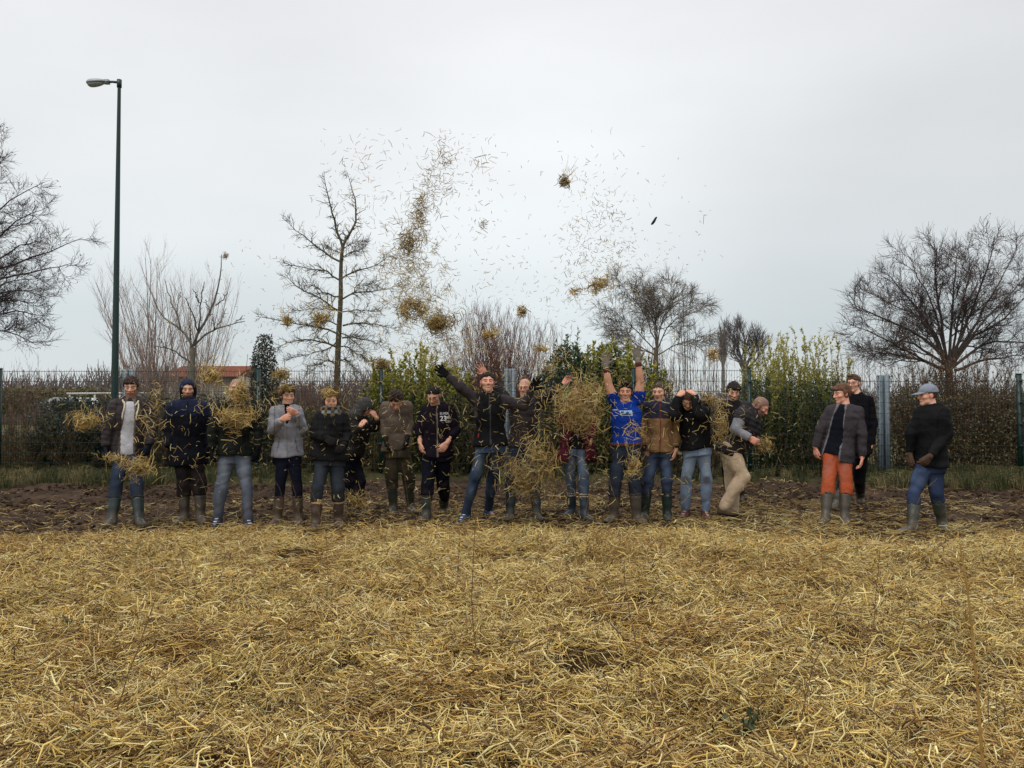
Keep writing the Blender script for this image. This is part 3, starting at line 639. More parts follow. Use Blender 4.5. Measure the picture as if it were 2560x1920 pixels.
# dark bottom thicket, left to right
leaf_mass('ivy_thicket', 'low dark ivy thicket behind the fence at the far left', 195, 17.2, 230, 1035, 1215, 1.1, 9000, DGB, .075, seed=2)
leaf_mass('undergrowth', 'olive brown undergrowth at the left edge behind the fence', 20, 17.8, 230, 1075, 1220, 1.0, 4500, BRN + DG, .06, seed=3)
leaf_mass('undergrowth', 'dark leafy undergrowth behind the hooded man in the navy coat', 460, 17.3, 330, 985, 1215, 1.0, 9000, DGB + BRN[:2], .07, seed=4)
leaf_mass('columnar_conifer', 'dark grey green cone-shaped evergreen left of the twin-topped tree', 660, 18.0, 150, 836, 1215, 1.1, 19000, [C(48, 58, 46), C(62, 70, 58), C(38, 48, 38), C(84, 84, 66)], .06, cat='conifer', taper=.78, shape=0, seed=5, stems=6)
leaf_mass('undergrowth', 'dark leafy undergrowth behind the woman in the pale grey jacket', 800, 17.2, 330, 1020, 1215, 1.0, 8000, DG + BRN, .065, seed=6)
leaf_mass('privet_bush', 'lower dark green bush behind the man in the printed hoodie', 1100, 17.1, 330, 985, 1215, 1.2, 11000, DG + [C(84, 96, 40)], .065, seed=7)
leaf_mass('laurel_bush', 'tall dark green laurel bush behind the straw cloud right of centre', 1470, 17.2, 270, 862, 1215, 1.5, 17000, DG + [C(70, 92, 42), C(92, 112, 48)], .078, seed=8, shape=.8)
leaf_mass('undergrowth', 'dark undergrowth behind the woman holding her head', 1720, 17.3, 250, 1000, 1215, 1.0, 7000, DG + BRN, .065, seed=9)
leaf_mass('evergreen_hedge', 'dark green hedge behind the man in the orange trousers', 1990, 17.0, 330, 950, 1215, 1.2, 11500, DG + [C(62, 80, 36), C(48, 66, 30)], .06, seed=10)
leaf_mass('beech_hedge', 'brown winter hedge of dry leaves behind the man in the cap', 2400, 16.8, 480, 965, 1215, 1.1, 17000, BRN, .055, seed=12)
fan_bush('dry_hedge', 'tall dry brown hedge stems rising at the right edge under the wide tree', 2385, 17.1, 520, 872, 230, C(88, 68, 56), .35, .009, 8, .5, 4, leaves=(9000, (BRN[0], BRN[1], C(128, 84, 56)), .06, .3, .6), depth=.9, hvar=.45)
fan_bush('dry_hedge', 'thin upright brown stems left of the wide grey steel post', 2130, 17.4, 230, 850, 46, C(112, 84, 74), .3, .008, 5, .35, 2, depth=.6, hvar=.5)
# yellow green and red shrubs
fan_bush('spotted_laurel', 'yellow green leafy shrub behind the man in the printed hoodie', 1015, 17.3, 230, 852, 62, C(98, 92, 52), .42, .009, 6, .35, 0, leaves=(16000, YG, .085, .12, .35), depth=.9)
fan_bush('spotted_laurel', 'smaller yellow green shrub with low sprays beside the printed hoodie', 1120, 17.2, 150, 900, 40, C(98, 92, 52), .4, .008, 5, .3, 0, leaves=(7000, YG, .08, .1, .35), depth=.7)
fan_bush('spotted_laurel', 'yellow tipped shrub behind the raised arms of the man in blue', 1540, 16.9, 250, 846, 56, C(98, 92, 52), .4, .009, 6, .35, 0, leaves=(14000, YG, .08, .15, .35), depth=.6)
fan_bush('laurel_shoots', 'upright dark green laurel shoots behind the burgundy coat', 1430, 17.3, 130, 818, 26, C(70, 74, 44), .4, .010, 4, .3, 0, leaves=(3200, (DG[1], C(70, 92, 50), C(96, 116, 60)), .085, .3, .3), depth=.7)
fan_bush('red_twig_bush', 'reddish bare thicket of thin upright twigs above the central man', 1235, 17.8, 330, 752, 330, BK['red'], .62, .0065, 8, .5, 4, depth=1.2, hvar=.5)
fan_bush('red_twig_bush', 'reddish bare twigs left of the laurel bush', 1375, 18.3, 160, 800, 50, BK['red'], .4, .007, 7, .5, 3, depth=.9, hvar=.45)
fan_bush('bramble_thicket', 'brown red twiggy thicket under the twin-topped tree', 815, 17.6, 290, 900, 120, C(108, 78, 62), .3, .007, 7, .4, 2, depth=1.0, hvar=.5, leaves=(900, (BRN[0], BRN[1], BRN[3]), .05, .2, .5))
fan_bush('bramble_thicket', 'grey brown twiggy thicket behind the far left man', 360, 17.9, 330, 930, 80, C(96, 82, 72), .35, .007, 7, .4, 3, depth=1.0, hvar=.5)
fan_bush('bare_shrub', 'tall thin bare stems behind the woman holding her head', 1715, 17.6, 250, 800, 60, C(108, 92, 72), .2, .011, 5, .5, 3, depth=.9, hvar=.4, wig=.04)
fan_bush('bare_shrub', 'two very tall thin stems right of the round bare tree', 1715, 17.9, 70, 680, 4, C(92, 82, 76), .5, .016, 3, .35, 0, depth=.4, hvar=.25, wig=.03)
fan_bush('bare_shrub', 'brown bare stems behind the tan and navy jacket', 1620, 17.5, 170, 850, 54, C(112, 92, 68), .25, .009, 6, .45, 3, depth=.9, hvar=.4)
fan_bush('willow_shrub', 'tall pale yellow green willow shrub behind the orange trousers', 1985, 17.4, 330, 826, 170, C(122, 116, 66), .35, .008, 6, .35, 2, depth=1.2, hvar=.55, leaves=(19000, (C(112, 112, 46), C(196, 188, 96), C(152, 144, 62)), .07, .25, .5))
fan_bush('pale_bare_tree', 'pale pinkish many-stemmed bare tree just right of the lamp post', 385, 25, 330, 640, 34, C(152, 132, 122), .85, .022, 11, 1.3, 6, up=.2, depth=1.5, hvar=.45, wig=.06, cat='tree')
fan_bush('pale_bare_tree', 'pale slender bare tree behind the small knobbly tree', 500, 27, 260, 640, 22, C(156, 140, 130), .8, .022, 10, 1.2, 6, up=.25, depth=1.5, hvar=.4, wig=.05, cat='tree')
fan_bush('bare_brambles', 'thin arching bare stems at the left edge below the big crown', 70, 18.2, 260, 880, 40, C(120, 92, 84), .5, .007, 6, .5, 2, depth=1.0, hvar=.6, wig=.12)

GOLD = [C(134, 132, 54), C(188, 178, 76), C(98, 104, 46), C(162, 154, 64)]
leaf_mass('golden_bush', 'broad yellow green bush left of the smiling man with arms wide', 1050, 17.4, 330, 905, 1180, .9, 11000, GOLD + DG[:1], .07, seed=21, shape=1.2)
leaf_mass('golden_bush', 'broad yellow green bush right of the straw cloud behind the man in blue', 1560, 17.3, 260, 885, 1150, .8, 9000, GOLD + DG[:2], .07, seed=22, shape=1.2)
leaf_mass('golden_bush', 'hazy pale olive bush above the hedge behind the orange trousers', 1985, 17.9, 330, 890, 1120, .8, 7500, [C(134, 130, 66), C(164, 158, 86), C(108, 106, 58)], .055, seed=23, shape=1.2)
for px_, w_, tp_, lab_ in ((60, 420, 1000, 'tangled olive brown growth at the foot of the fence, far left'), (480, 420, 985, 'tangled brown growth at the fence foot behind the hooded navy coat'), (860, 420, 965, 'tangled brown growth at the fence foot behind the checked scarf'), (1270, 420, 950, 'tangled brown growth at the fence foot behind the smiling man'), (1690, 420, 945, 'tangled brown growth at the fence foot behind the tan and navy jacket'), (2060, 330, 985, 'tangled brown growth at the fence foot behind the orange trousers'), (2430, 420, 940, 'tangled brown growth at the fence foot, far right')):
    fan_bush('tangled_growth', lab_, px_, 16.75, w_, tp_, 130, C(100, 84, 62), .3, .006, 6, .45, 2, up=.05, depth=.5, hvar=.8, wig=.14, leaves=(2600, (C(70, 66, 42), C(110, 96, 62), C(74, 80, 44)), .05, .05, .5))
# far wood, field hedge, house and vehicles on the left horizon
g = Geo(); n = 5200; x = rng.uniform(-62, 8, n); yy = rng.uniform(74, 92, n)
H = 3.2 + 1.9 * (vn(x * .12, x * 0, seed=81) * .5 + .5) + .9 * vn(x * .7, x * 0, seed=82) + rng.normal(0, .35, n)
P = np.stack([np.stack([x, yy, 0 * x], 1), np.stack([x + rng.normal(0, .3, n), yy, H * .6], 1), np.stack([x + rng.normal(0, .7, n), yy, H], 1)], 1)
g.tubes(P, np.tile([[.09, .06, .02]], (n, 1)), 3, C(116, 106, 102) * rng.uniform(.8, 1.2, (n, 1)))
tag(link('far_wood', g.mesh('far_wood'), M['bark']), 'grey brown bare wood along the horizon on the left', 'wood', kind='stuff')
g = Geo(); n = 3000; x = rng.uniform(6, 70, n); yy = rng.uniform(90, 110, n); H = 2.6 + 1.2 * vn(x * .15, x * 0, seed=84) + rng.normal(0, .4, n)
P = np.stack([np.stack([x, yy, 0 * x], 1), np.stack([x, yy, H * .6], 1), np.stack([x + rng.normal(0, .7, n), yy, H], 1)], 1)
g.tubes(P, np.tile([[.09, .07, .02]], (n, 1)), 3, C(120, 114, 112) * rng.uniform(.8, 1.2, (n, 1)))
tag(link('far_wood', g.mesh('far_wood'), M['bark']), 'grey bare wood along the horizon on the right', 'wood', kind='stuff')
leaf_mass('field_bushes', 'low dark green bushes half hiding the white van', 215, 24, 300, 996, 1060, 1.2, 5200, DGB, .10, seed=17)
leaf_mass('field_bushes', 'olive field bushes beyond the fence at the left edge', 90, 34, 470, 968, 1035, 2.0, 5200, [C(104, 96, 56), C(90, 86, 48), C(116, 98, 66)], .18, seed=15)
hb = at(505, 960, 44.0); hb[2] = 0
house = empty('house', hb, 'long low house with a red tiled roof beyond the fence on the left', 'house')
g = Geo(); g.box(hb + [0, 2.5, 1.55], (3.8, 5, 3.1)); link('wall', g.mesh('wall', hb, False), material('render_wall', .9, .004, 20, .15, 2, color=tuple(C(150, 140, 126))), house)
zr = at(505, 909, 44)[2]; ze = 3.05
mat_tile = material('roof_tile', .85, .01, 18, .25, 4, color=tuple(C(134, 84, 66)))
for s in (-1, 1):
    g = Geo(); nrow = 9
    for k in range(nrow):
        f0, f1 = k / nrow, (k + 1) / nrow
        yv = lambda f: hb[1] + 2.5 + s * (2.9 * (1 - f)); zv = lambda f: ze + (zr - ze) * f
        V = [(hb[0] - 2.0, yv(f0), zv(f0) + .05), (hb[0] + 2.0, yv(f0), zv(f0) + .05), (hb[0] + 2.0, yv(f1), zv(f1)), (hb[0] - 2.0, yv(f1), zv(f1)), (hb[0] - 2.0, yv(f0), zv(f0)), (hb[0] + 2.0, yv(f0), zv(f0))]
        g.add(V, [[[0, 1, 2, 3], [0, 4, 5, 1]]])
    link('roof_slope', g.mesh('roof_slope', hb, False), mat_tile, house)
g = Geo()
for s in (-1, 1):
    g.add([(hb[0] + s * 1.88, hb[1] + .02, 3.08), (hb[0] + s * 1.88, hb[1] + 4.98, 3.08), (hb[0] + s * 1.88, hb[1] + 2.5, zr - .05)], [[[0, 1, 2]]])
link('gable', g.mesh('gable', hb, False), house.children[0].data.materials[0], house)
for dx in (-1.3, .6):
    g = Geo().box(hb + [dx, -.01, 1.2], (.8, .06, .7)); w = link('window', g.mesh('window', hb, False), M['lens'], house)
    g = Geo()
    for a, b_ in (((dx, -.05, 1.58), (.92, .06, .06)), ((dx, -.05, .82), (.92, .06, .06)), ((dx - .43, -.05, 1.2), (.06, .06, .7)), ((dx + .43, -.05, 1.2), (.06, .06, .7)), ((dx, -.05, 1.2), (.04, .05, .7))): g.box(hb + a, b_)
    link('frame', g.mesh('frame', hb, False), M['plain'], w)
# parked van with a green tail, and a white rail
vb = at(158, 1000, 30.0); vb[2] = 0
van = empty('van', vb, 'white van with a green rear, parked low beyond the fence at the left', 'van')
white = C(214, 216, 214); teal = C(40, 120, 104)
g = Geo(); X0 = vb[0]
prof = [(-.75, .45), (-.75, 1.62), (-.3, 1.78), (.45, 1.78), (.62, 1.35), (.85, 1.2), (.88, .45)]
V = [(X0 + a, vb[1] + s, z) for s in (-.1, 1.5) for a, z in prof]; m = len(prof)
g.add(V, [[[i, (i + 1) % m, m + (i + 1) % m, m + i] for i in range(m)]], white); g.add(V, [[list(range(m))[::-1]], [list(range(m, 2 * m))]], white)
link('body', g.mesh('body', vb, False), M['plain'], van)
g = Geo().box((X0 - .7, vb[1] - .12, 1.05), (.22, .04, 1.1), teal); link('rear_panel', g.mesh('rear_panel', vb, False), M['plain'], van)
g = Geo().box((X0 + .1, vb[1] - .115, 1.48), (.7, .02, .3), (.03, .035, .04)); link('side_window', g.mesh('side_window', vb, False), M['plain'], van)
for dx in (-.42, .5):
    g = Geo().tubes([[(X0 + dx, vb[1] - .14, .32), (X0 + dx, vb[1] + .08, .32)]], [[.3, .3]], 16, (.02, .02, .02), cap=True); w = link('wheel', g.mesh('wheel', vb, False), M['plain'], van)
    g = Geo().tubes([[(X0 + dx, vb[1] - .15, .32), (X0 + dx, vb[1] - .1, .32)]], [[.16, .16]], 12, (.35, .35, .36), cap=True); link('hubcap', g.mesh('hubcap', vb, False), M['plain'], w)
rb = at(300, 984, 28.0)
rail = empty('rail_barrier', (rb[0], 28, 0), 'long thin white rail on posts beyond the fence at the left', 'barrier')
g = Geo(); g.tubes([[(rb[0] - 1.8, 28, rb[2]), (rb[0] + 1.8, 28, rb[2] + .03)]], [[.035, .035]], 6, C(206, 206, 202), cap=True); link('rail', g.mesh('rail', (rb[0], 28, 0)), M['plain'], rail)
for k in range(5):
    xx = rb[0] - 1.7 + k * .85; g = Geo().tubes([[(xx, 28, 0), (xx, 28, rb[2] - .04)]], [[.03, .03]], 6, C(190, 190, 186), cap=True); link('rail_post', g.mesh('rail_post', (rb[0], 28, 0)), M['plain'], rail)
# ------------------------------------------------------------------ people
def snet(f, lo, hi, h, B=6):
    lo = np.asarray(lo, np.float32); hi = np.asarray(hi, np.float32)
    nb = np.ceil((hi - lo) / h / B).astype(int) + 1; n = nb * B
    ci = np.stack(np.meshgrid(*[np.arange(k) for k in nb], indexing='ij'), -1).reshape(-1, 3)
    cc = (lo + (ci * B + (B - 1) / 2) * h).astype(np.float32)
    d = f(cc).astype(np.float32)
    near = np.abs(d) < B * h * .87 * 1.35 + .012
    G = d.reshape(nb); Fd = np.repeat(np.repeat(np.repeat(G, B, 0), B, 1), B, 2).copy()
    off = np.stack(np.meshgrid(*[np.arange(B)] * 3, indexing='ij'), -1).reshape(-1, 3)
    ii = (ci[near][:, None] * B + off[None]).reshape(-1, 3)
    Fd[ii[:, 0], ii[:, 1], ii[:, 2]] = f((lo + ii * h).astype(np.float32))
    Sg = Fd < 0
    for a in range(3):
        sl = [slice(None)] * 3; sl[a] = 0; Sg[tuple(sl)] = False; sl[a] = -1; Sg[tuple(sl)] = False
    Fd[~Sg] = np.maximum(Fd[~Sg], 1e-5)
    cnt = np.zeros(np.array(n) - 1, np.int8)
    corners = [(a, b, c) for a in (0, 1) for b in (0, 1) for c in (0, 1)]
    for a, b, c in corners: cnt += Sg[a:n[0] - 1 + a, b:n[1] - 1 + b, c:n[2] - 1 + c]
    act = (cnt > 0) & (cnt < 8)
    I = np.argwhere(act); idx = np.full(act.shape, -1, np.int32); idx[act] = np.arange(len(I))
    vals = {k: Fd[I[:, 0] + k[0], I[:, 1] + k[1], I[:, 2] + k[2]] for k in corners}
    acc = np.zeros((len(I), 3), np.float32); num = np.zeros(len(I), np.float32)
    for k in corners:
        for a in range(3):
            if k[a] == 0:
                k2 = list(k); k2[a] = 1; k2 = tuple(k2)
                v0, v1 = vals[k], vals[k2]; m = (v0 < 0) != (v1 < 0)
                t = np.where(m, v0 / np.where(m, v0 - v1, 1), 0)
                pt = np.tile(np.array(k, np.float32), (len(I), 1)); pt[:, a] = t
                acc += pt * m[:, None]; num += m
    V = lo + (I + acc / np.maximum(num, 1)[:, None]) * h
    quads = []
    for a in range(3):
        b, c = (a + 1) % 3, (a + 2) % 3
        s0 = [slice(1, -1)] * 3; s1 = [slice(1, -1)] * 3; s0[a] = slice(0, -1); s1[a] = slice(1, None)
        A0, A1 = Sg[tuple(s0)], Sg[tuple(s1)]; df = A0 != A1
        E = np.argwhere(df); pos = A0[df]
        o = np.array([1, 1, 1]); o[a] = 0; E = E + o
        def cell(db, dc):
            q = E.copy(); q[:, b] += db; q[:, c] += dc; return idx[q[:, 0], q[:, 1], q[:, 2]]
        Q = np.stack([cell(-1, -1), cell(0, -1), cell(0, 0), cell(-1, 0)], 1)
        Q = np.where(pos[:, None], Q, Q[:, ::-1]); quads.append(Q)
    Q = np.concatenate(quads); return V, Q[(Q >= 0).all(1)]

def dot(P, v): return P[:, 0] * float(v[0]) + P[:, 1] * float(v[1]) + P[:, 2] * float(v[2])
def cone(P, a, b, ra, rb, mod=None):
    a = np.asarray(a, np.float32); ab = np.asarray(b, np.float32) - a; L2 = float(ab @ ab) + 1e-9
    t = np.clip(dot(P - a, ab) / L2, 0, 1); d = P - a - t[:, None] * ab
    r = ra + (rb - ra) * t
    if mod is not None: r = r + mod(t)
    return np.sqrt((d * d).sum(1)) - r
def smin(a, b, k):
    h = np.maximum(k - np.abs(a - b), 0) / k; return np.minimum(a, b) - h * h * k * .25
def smax(a, b, k): return -smin(-a, -b, k)
def ell(P, c, r, R=None):
    q = P - np.asarray(c, np.float32)
    if R is not None: q = q @ np.asarray(R, np.float32)
    k = np.sqrt(((q / np.asarray(r, np.float32)) ** 2).sum(1)); return (k - 1) * min(r)
def folds(P, seed, f=26.0, a=1.0):
    r = np.random.default_rng(seed); s = 0
    w = np.sin(P @ r.normal(0, f * .25, 3).astype(np.float32) + r.uniform(0, 6)) * 1.5
    for i in range(4):
        k = r.normal(0, 1, 3); k /= np.linalg.norm(k); k *= f * r.uniform(.6, 1.7)
        s = s + np.sin(P @ k.astype(np.float32) + w * r.uniform(.6, 1.4) + r.uniform(0, 6)) / (1 + .3 * i)
    return s * a / 2.6
def creases(P, seed, f=24.0, a=1.0):
    r = np.random.default_rng(seed); s = 0
    w = np.sin(P @ r.normal(0, f * .22, 3).astype(np.float32) + r.uniform(0, 6)) * 2.0
    for i in range(3):
        k = r.normal(0, 1, 3); k /= np.linalg.norm(k); k *= f * r.uniform(.45, 1.1)
        s = s + np.exp(-4.5 * np.sin(P @ k.astype(np.float32) * .5 + w * r.uniform(.5, 1.2) + r.uniform(0, 6)) ** 2)
    return (s * .7 - .55) * a
def v3(*a): return np.array(a, float)
def bounds(pts, pad): pts = np.array(pts); return pts.min(0) - pad, pts.max(0) + pad
SKIN = C(214, 164, 138)

def soft(c, k, g=1.0):
    l = c @ np.array([.2126, .7152, .0722]); return (c * (1 - k) + l * k) * g
class Person: pass
def torso_field(p, off, dr=0.0, t_lo=-.3, t_hi=1.06, belly=0.0, flare=0.0):
    ts = np.array([-.35, -.15, 0, .15, .35, .6, .8, .93, 1.02, 1.12]); s = p.s
    rx = np.array([.15, .168, .172, .162, .148, .166, .170, .125, .075, .05]) * s * p.wide + off
    rz = np.array([.09, .108, .114, .110, .104, .120, .115, .092, .070, .05]) * s * p.thick + off
    rx = rx + flare * np.clip(.3 - ts, 0, 1); rz = rz + flare * np.clip(.3 - ts, 0, 1) + belly * np.exp(-((ts - .3) / .2) ** 2)
    def f(P):
        q = P - p.hc.astype(np.float32); L = p.tl; t = dot(q, p.U) / L
        # the back rounds forward when the trunk is bowed
        bow = p.bow * np.sin(np.clip(t, 0, 1) * math.pi)
        tt = np.clip(t, -.35, 1.12); a = np.interp(tt, ts, rx).astype(np.float32); b = np.interp(tt, ts, rz).astype(np.float32)
        u = dot(q, p.Rt); w = dot(q, p.F) + bow
        k = np.sqrt((u / a) ** 2 + (w / b) ** 2 + 1e-9); d = (k - 1) * np.minimum(a, b)
        lo_, hi_ = t_lo, t_hi
        d = np.maximum(d, (t - hi_) * L); return np.maximum(d, (lo_ - t) * L)
    return f
def tcoord(p, P): return dot(P - p.hc, p.U) / p.tl
def put(name, V, Q, col, mat, p, parent=None):
    me = make_mesh(name, V - p.base, [Q], col); return link(name, me, M[mat], parent or p.root)

def setup(spec):
    p = Person(); p.__dict__.update(dict(s=1.0, wide=1.0, thick=1.0, bow=0.0, yaw=0, pitch=0, roll=0, skin=SKIN)); p.__dict__.update(spec)
    cr = crop(*p.crop); J = {}
    hx = (p.j['ha'][0] + p.j['hb'][0]) / 2; xc = at(*cr(hx, p.j['ha'][1]), p.Y)[0]; p.az = -math.degrees(math.atan2(xc, p.Y)); p.yaw = p.yaw + p.az
    if getattr(p, 'front', None) is not None: p.front = p.front + p.az
    for k, v in p.j.items():
        Y = p.Y + (v[2] if len(v) > 2 else 0); q = at(*cr(v[0], v[1]), Y); J[k] = at(*cr(v[0], v[1]), Y - (q[0] - xc) * xc / p.Y * .85)
    for k, kk, hh in (('aa', 'ka', 'ha'), ('ab', 'kb', 'hb')):
        v = p.j[k]; g = on_ground(*cr(v[0], v[1]), .095)
        if abs(g[1] - p.Y) > .75: g[1] = p.Y + np.sign(g[1] - p.Y) * .75; g = at(*cr(v[0], v[1]), g[1]); g[2] = .095
        if len(v) > 2: g = at(*cr(v[0], v[1]), p.Y + v[2]); g[2] = max(g[2], .095)
        J[k] = g
        if len(p.j[kk]) < 3: J[kk] = at(*cr(*p.j[kk][:2]), (J[hh][1] + g[1]) / 2 - .03)
    p.J = J; p.hc = (J['ha'] + J['hb']) / 2; up = J['n'] - p.hc; p.tl = np.linalg.norm(up); p.U = up / p.tl
    R = J['sb'] - J['sa']; R -= (R @ p.U) * p.U
    if getattr(p, 'front', None) is not None:
        y = math.radians(p.front); F = v3(math.sin(y), -math.cos(y), 0); F -= (F @ p.U) * p.U; p.F = unit(F); p.Rt = np.cross(p.U, p.F)
    else: p.Rt = unit(R); p.F = np.cross(p.Rt, p.U)
    # head frame
    y, pt, ro = map(math.radians, (p.yaw, p.pitch, p.roll))
    F = v3(math.sin(y), -math.cos(y), 0); U = v3(0, 0, 1); R = np.cross(U, F) ; R = unit(np.cross(F, U)) * -1 if R @ v3(1, 0, 0) < -9 else R
    R = np.cross(U, F)
    F2 = F * math.cos(pt) - U * math.sin(pt); U2 = U * math.cos(pt) + F * math.sin(pt)
    U3 = U2 * math.cos(ro) + R * math.sin(ro); R3 = R * math.cos(ro) - U2 * math.sin(ro)
    p.HF, p.HU, p.HR = F2, U3, R3; p.HM = np.stack([R3, F2, U3], 1); p.hs = getattr(p, 'hs', 1.0) * (.5 + .5 * p.s)
    p.base = np.array([p.hc[0], p.hc[1], 0.0])
    p.root = empty('person', p.base, p.label, 'person', 'people throwing straw')
    return p
def headq(p, P): return ((P - p.J['h'].astype(np.float32)) @ p.HM.astype(np.float32)) / p.hs

def build_head(p, g):
    """adds head and neck to the body geometry"""
    J = p.J; beard = getattr(p, 'beard', 0); hc = p.haircol; open_ = getattr(p, 'grin', 0)
    nb = ((J['n'] + p.U * .0 - J['h']) @ p.HM) / p.hs
    def f(P):
        q = headq(p, P); X = np.abs(q[:, 0]); Qs = q.copy(); Qs[:, 0] = X
        d = ell(q, (0, -.014, .030), (.076, .094, .088))
        d = smin(d, ell(q, (0, .022, -.038), (.055, .064, .077)), .03)
        d = smin(d, ell(q, (0, .062, -.100), (.026, .020, .018)), .03)
        d = smin(d, ell(Qs, (.040, .050, -.022), (.026, .028, .022)), .02)
        d = smin(d, cone(Qs, (0.004, .080, .026), (.042, .066, .026), .011, .009), .014)
        d = smin(d, ell(Qs, (.039, .012, -.072), (.019, .034, .023)), .02)
        d = smax(d, -ell(Qs, (.031, .096, .002), (.017, .018, .012)), .012)
        d = smin(d, ell(Qs, (.031, .072, .001), (.0135, .0125, .012)), .003)
        d = smin(d, cone(q, (0, .084, .014), (0, .109, -.026), .008, .0115), .010)
        d = smin(d, ell(Qs, (.012, .096, -.030), (.009, .012, .008)), .006)
        d = smin(d, ell(q, (0, .083, -.0535), (.024, .012, .0055)), .005); d = smin(d, ell(q, (0, .081, -.0665), (.021, .012, .0065)), .005)
        if open_: d = smax(d, -ell(q, (0, .094, -.060), (.021, .010, .0045)), .003)
        d = smin(d, ell(Qs, (.078, -.010, -.006), (.009, .021, .032)), .008)
        if beard > .4: d = d - .004 * (q[:, 2] < -.05) * (q[:, 1] > -.01)
        nk = cone(q, (0, -.028, -.050), nb, .050, .058); d = smin(d, nk, .016)
        return d * p.hs
    lo, hi = bounds([J['h'], J['n']], .17); V, Q = snet(f, lo, hi, .0052)
    q = headq(p, V); x, y, z = q[:, 0], q[:, 1], q[:, 2]; ax = np.abs(x)
    col = np.tile(p.skin, (len(V), 1)); mix = lambda m, c: col * (1 - m[:, None]) + np.asarray(c) * m[:, None]
    sm = lambda e0, e1, v: np.clip((v - e0) / (e1 - e0), 0, 1)
    red = p.skin * np.array([1.0, .62, .58])
    col = mix(.32 * np.exp(-((ax - .042) ** 2 + (z + .028) ** 2) / .0006) * (y > .03), red)
    col = mix(.6 * np.exp(-((x) ** 2 + (z + .03) ** 2) / .0003) * (y > .085), red); col = mix(.6 * sm(.076, .082, ax) * (y < .03), red)
    fr = y > .04
    if beard:
        m = sm(-.030, -.052, z - .25 * (ax > .045) * .1) * sm(-.03, .0, y) * (z > -.125); m = np.maximum(m, ((z < -.036) & (z > -.05) & (ax < .032) & fr) * .9)
        m = np.maximum(m, (ax > .058) * (z < .012) * (y > -.004) * (y < .05) * .8) * (z > -.135)
        m *= beard * np.clip(.85 + .3 * vn(V[:, 0] * 220, V[:, 1] * 220, V[:, 2] * 220, 3), 0, 1); col = mix(m, hc * 1.1)
    lips = np.exp(-((x / .026) ** 4 + ((z + .060) / .011) ** 4)) * (y > .06); col = mix(lips * .8, p.skin * np.array([.85, .45, .42]))
    zc = -.061 + 5.0 * x * x if getattr(p, 'smile', 1) else -.060 + 0 * x
    if open_: col = mix(((ax < .022) & (np.abs(z - zc) < .0052) & (y > .06)) * 1.0, C(226, 220, 210))
    col = mix(((ax < .026) & (np.abs(z - zc + (.004 if open_ else 0)) < (.0016 if open_ else .0028)) & (y > .06)) * .85, C(90, 44, 38))
    # smile folds, sockets, brows, eyes
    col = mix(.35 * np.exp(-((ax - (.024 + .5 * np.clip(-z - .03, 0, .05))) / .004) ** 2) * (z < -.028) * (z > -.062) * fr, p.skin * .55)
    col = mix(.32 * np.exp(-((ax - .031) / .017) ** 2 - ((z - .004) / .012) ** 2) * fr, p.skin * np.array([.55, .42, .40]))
    zb = .0265 - 2.5 * (ax - .030) ** 2 * 4; col = mix(((np.abs(z - zb) < .0048) & (ax > .012) & (ax < .052) & fr) * .8, hc * .9)
    ex, ez = (ax - .031) / .0135, (z - .001) / (.0042 if getattr(p, 'squint', 1) else .0062); e = (ex ** 2 + ez ** 2 < 1) & fr
    col = mix(e * .8, C(120, 92, 80)); col = mix(((ax - .031) ** 2 + (z - .001) ** 2 < .0055 ** 2) * e * 1.0, C(44, 32, 28))
    col = mix((np.abs((z - .0065)) < .0022) * (np.abs(ex) < 1.1) * fr * .8, C(50, 34, 30))
    # short-cropped scalp
    col = mix(getattr(p, 'scalp', 0) * sm(-.012, .010, z - y * 1.0) * (z > -.05), hc * .7)
    g.add(V, [Q], np.minimum(col * 1.12, .9))

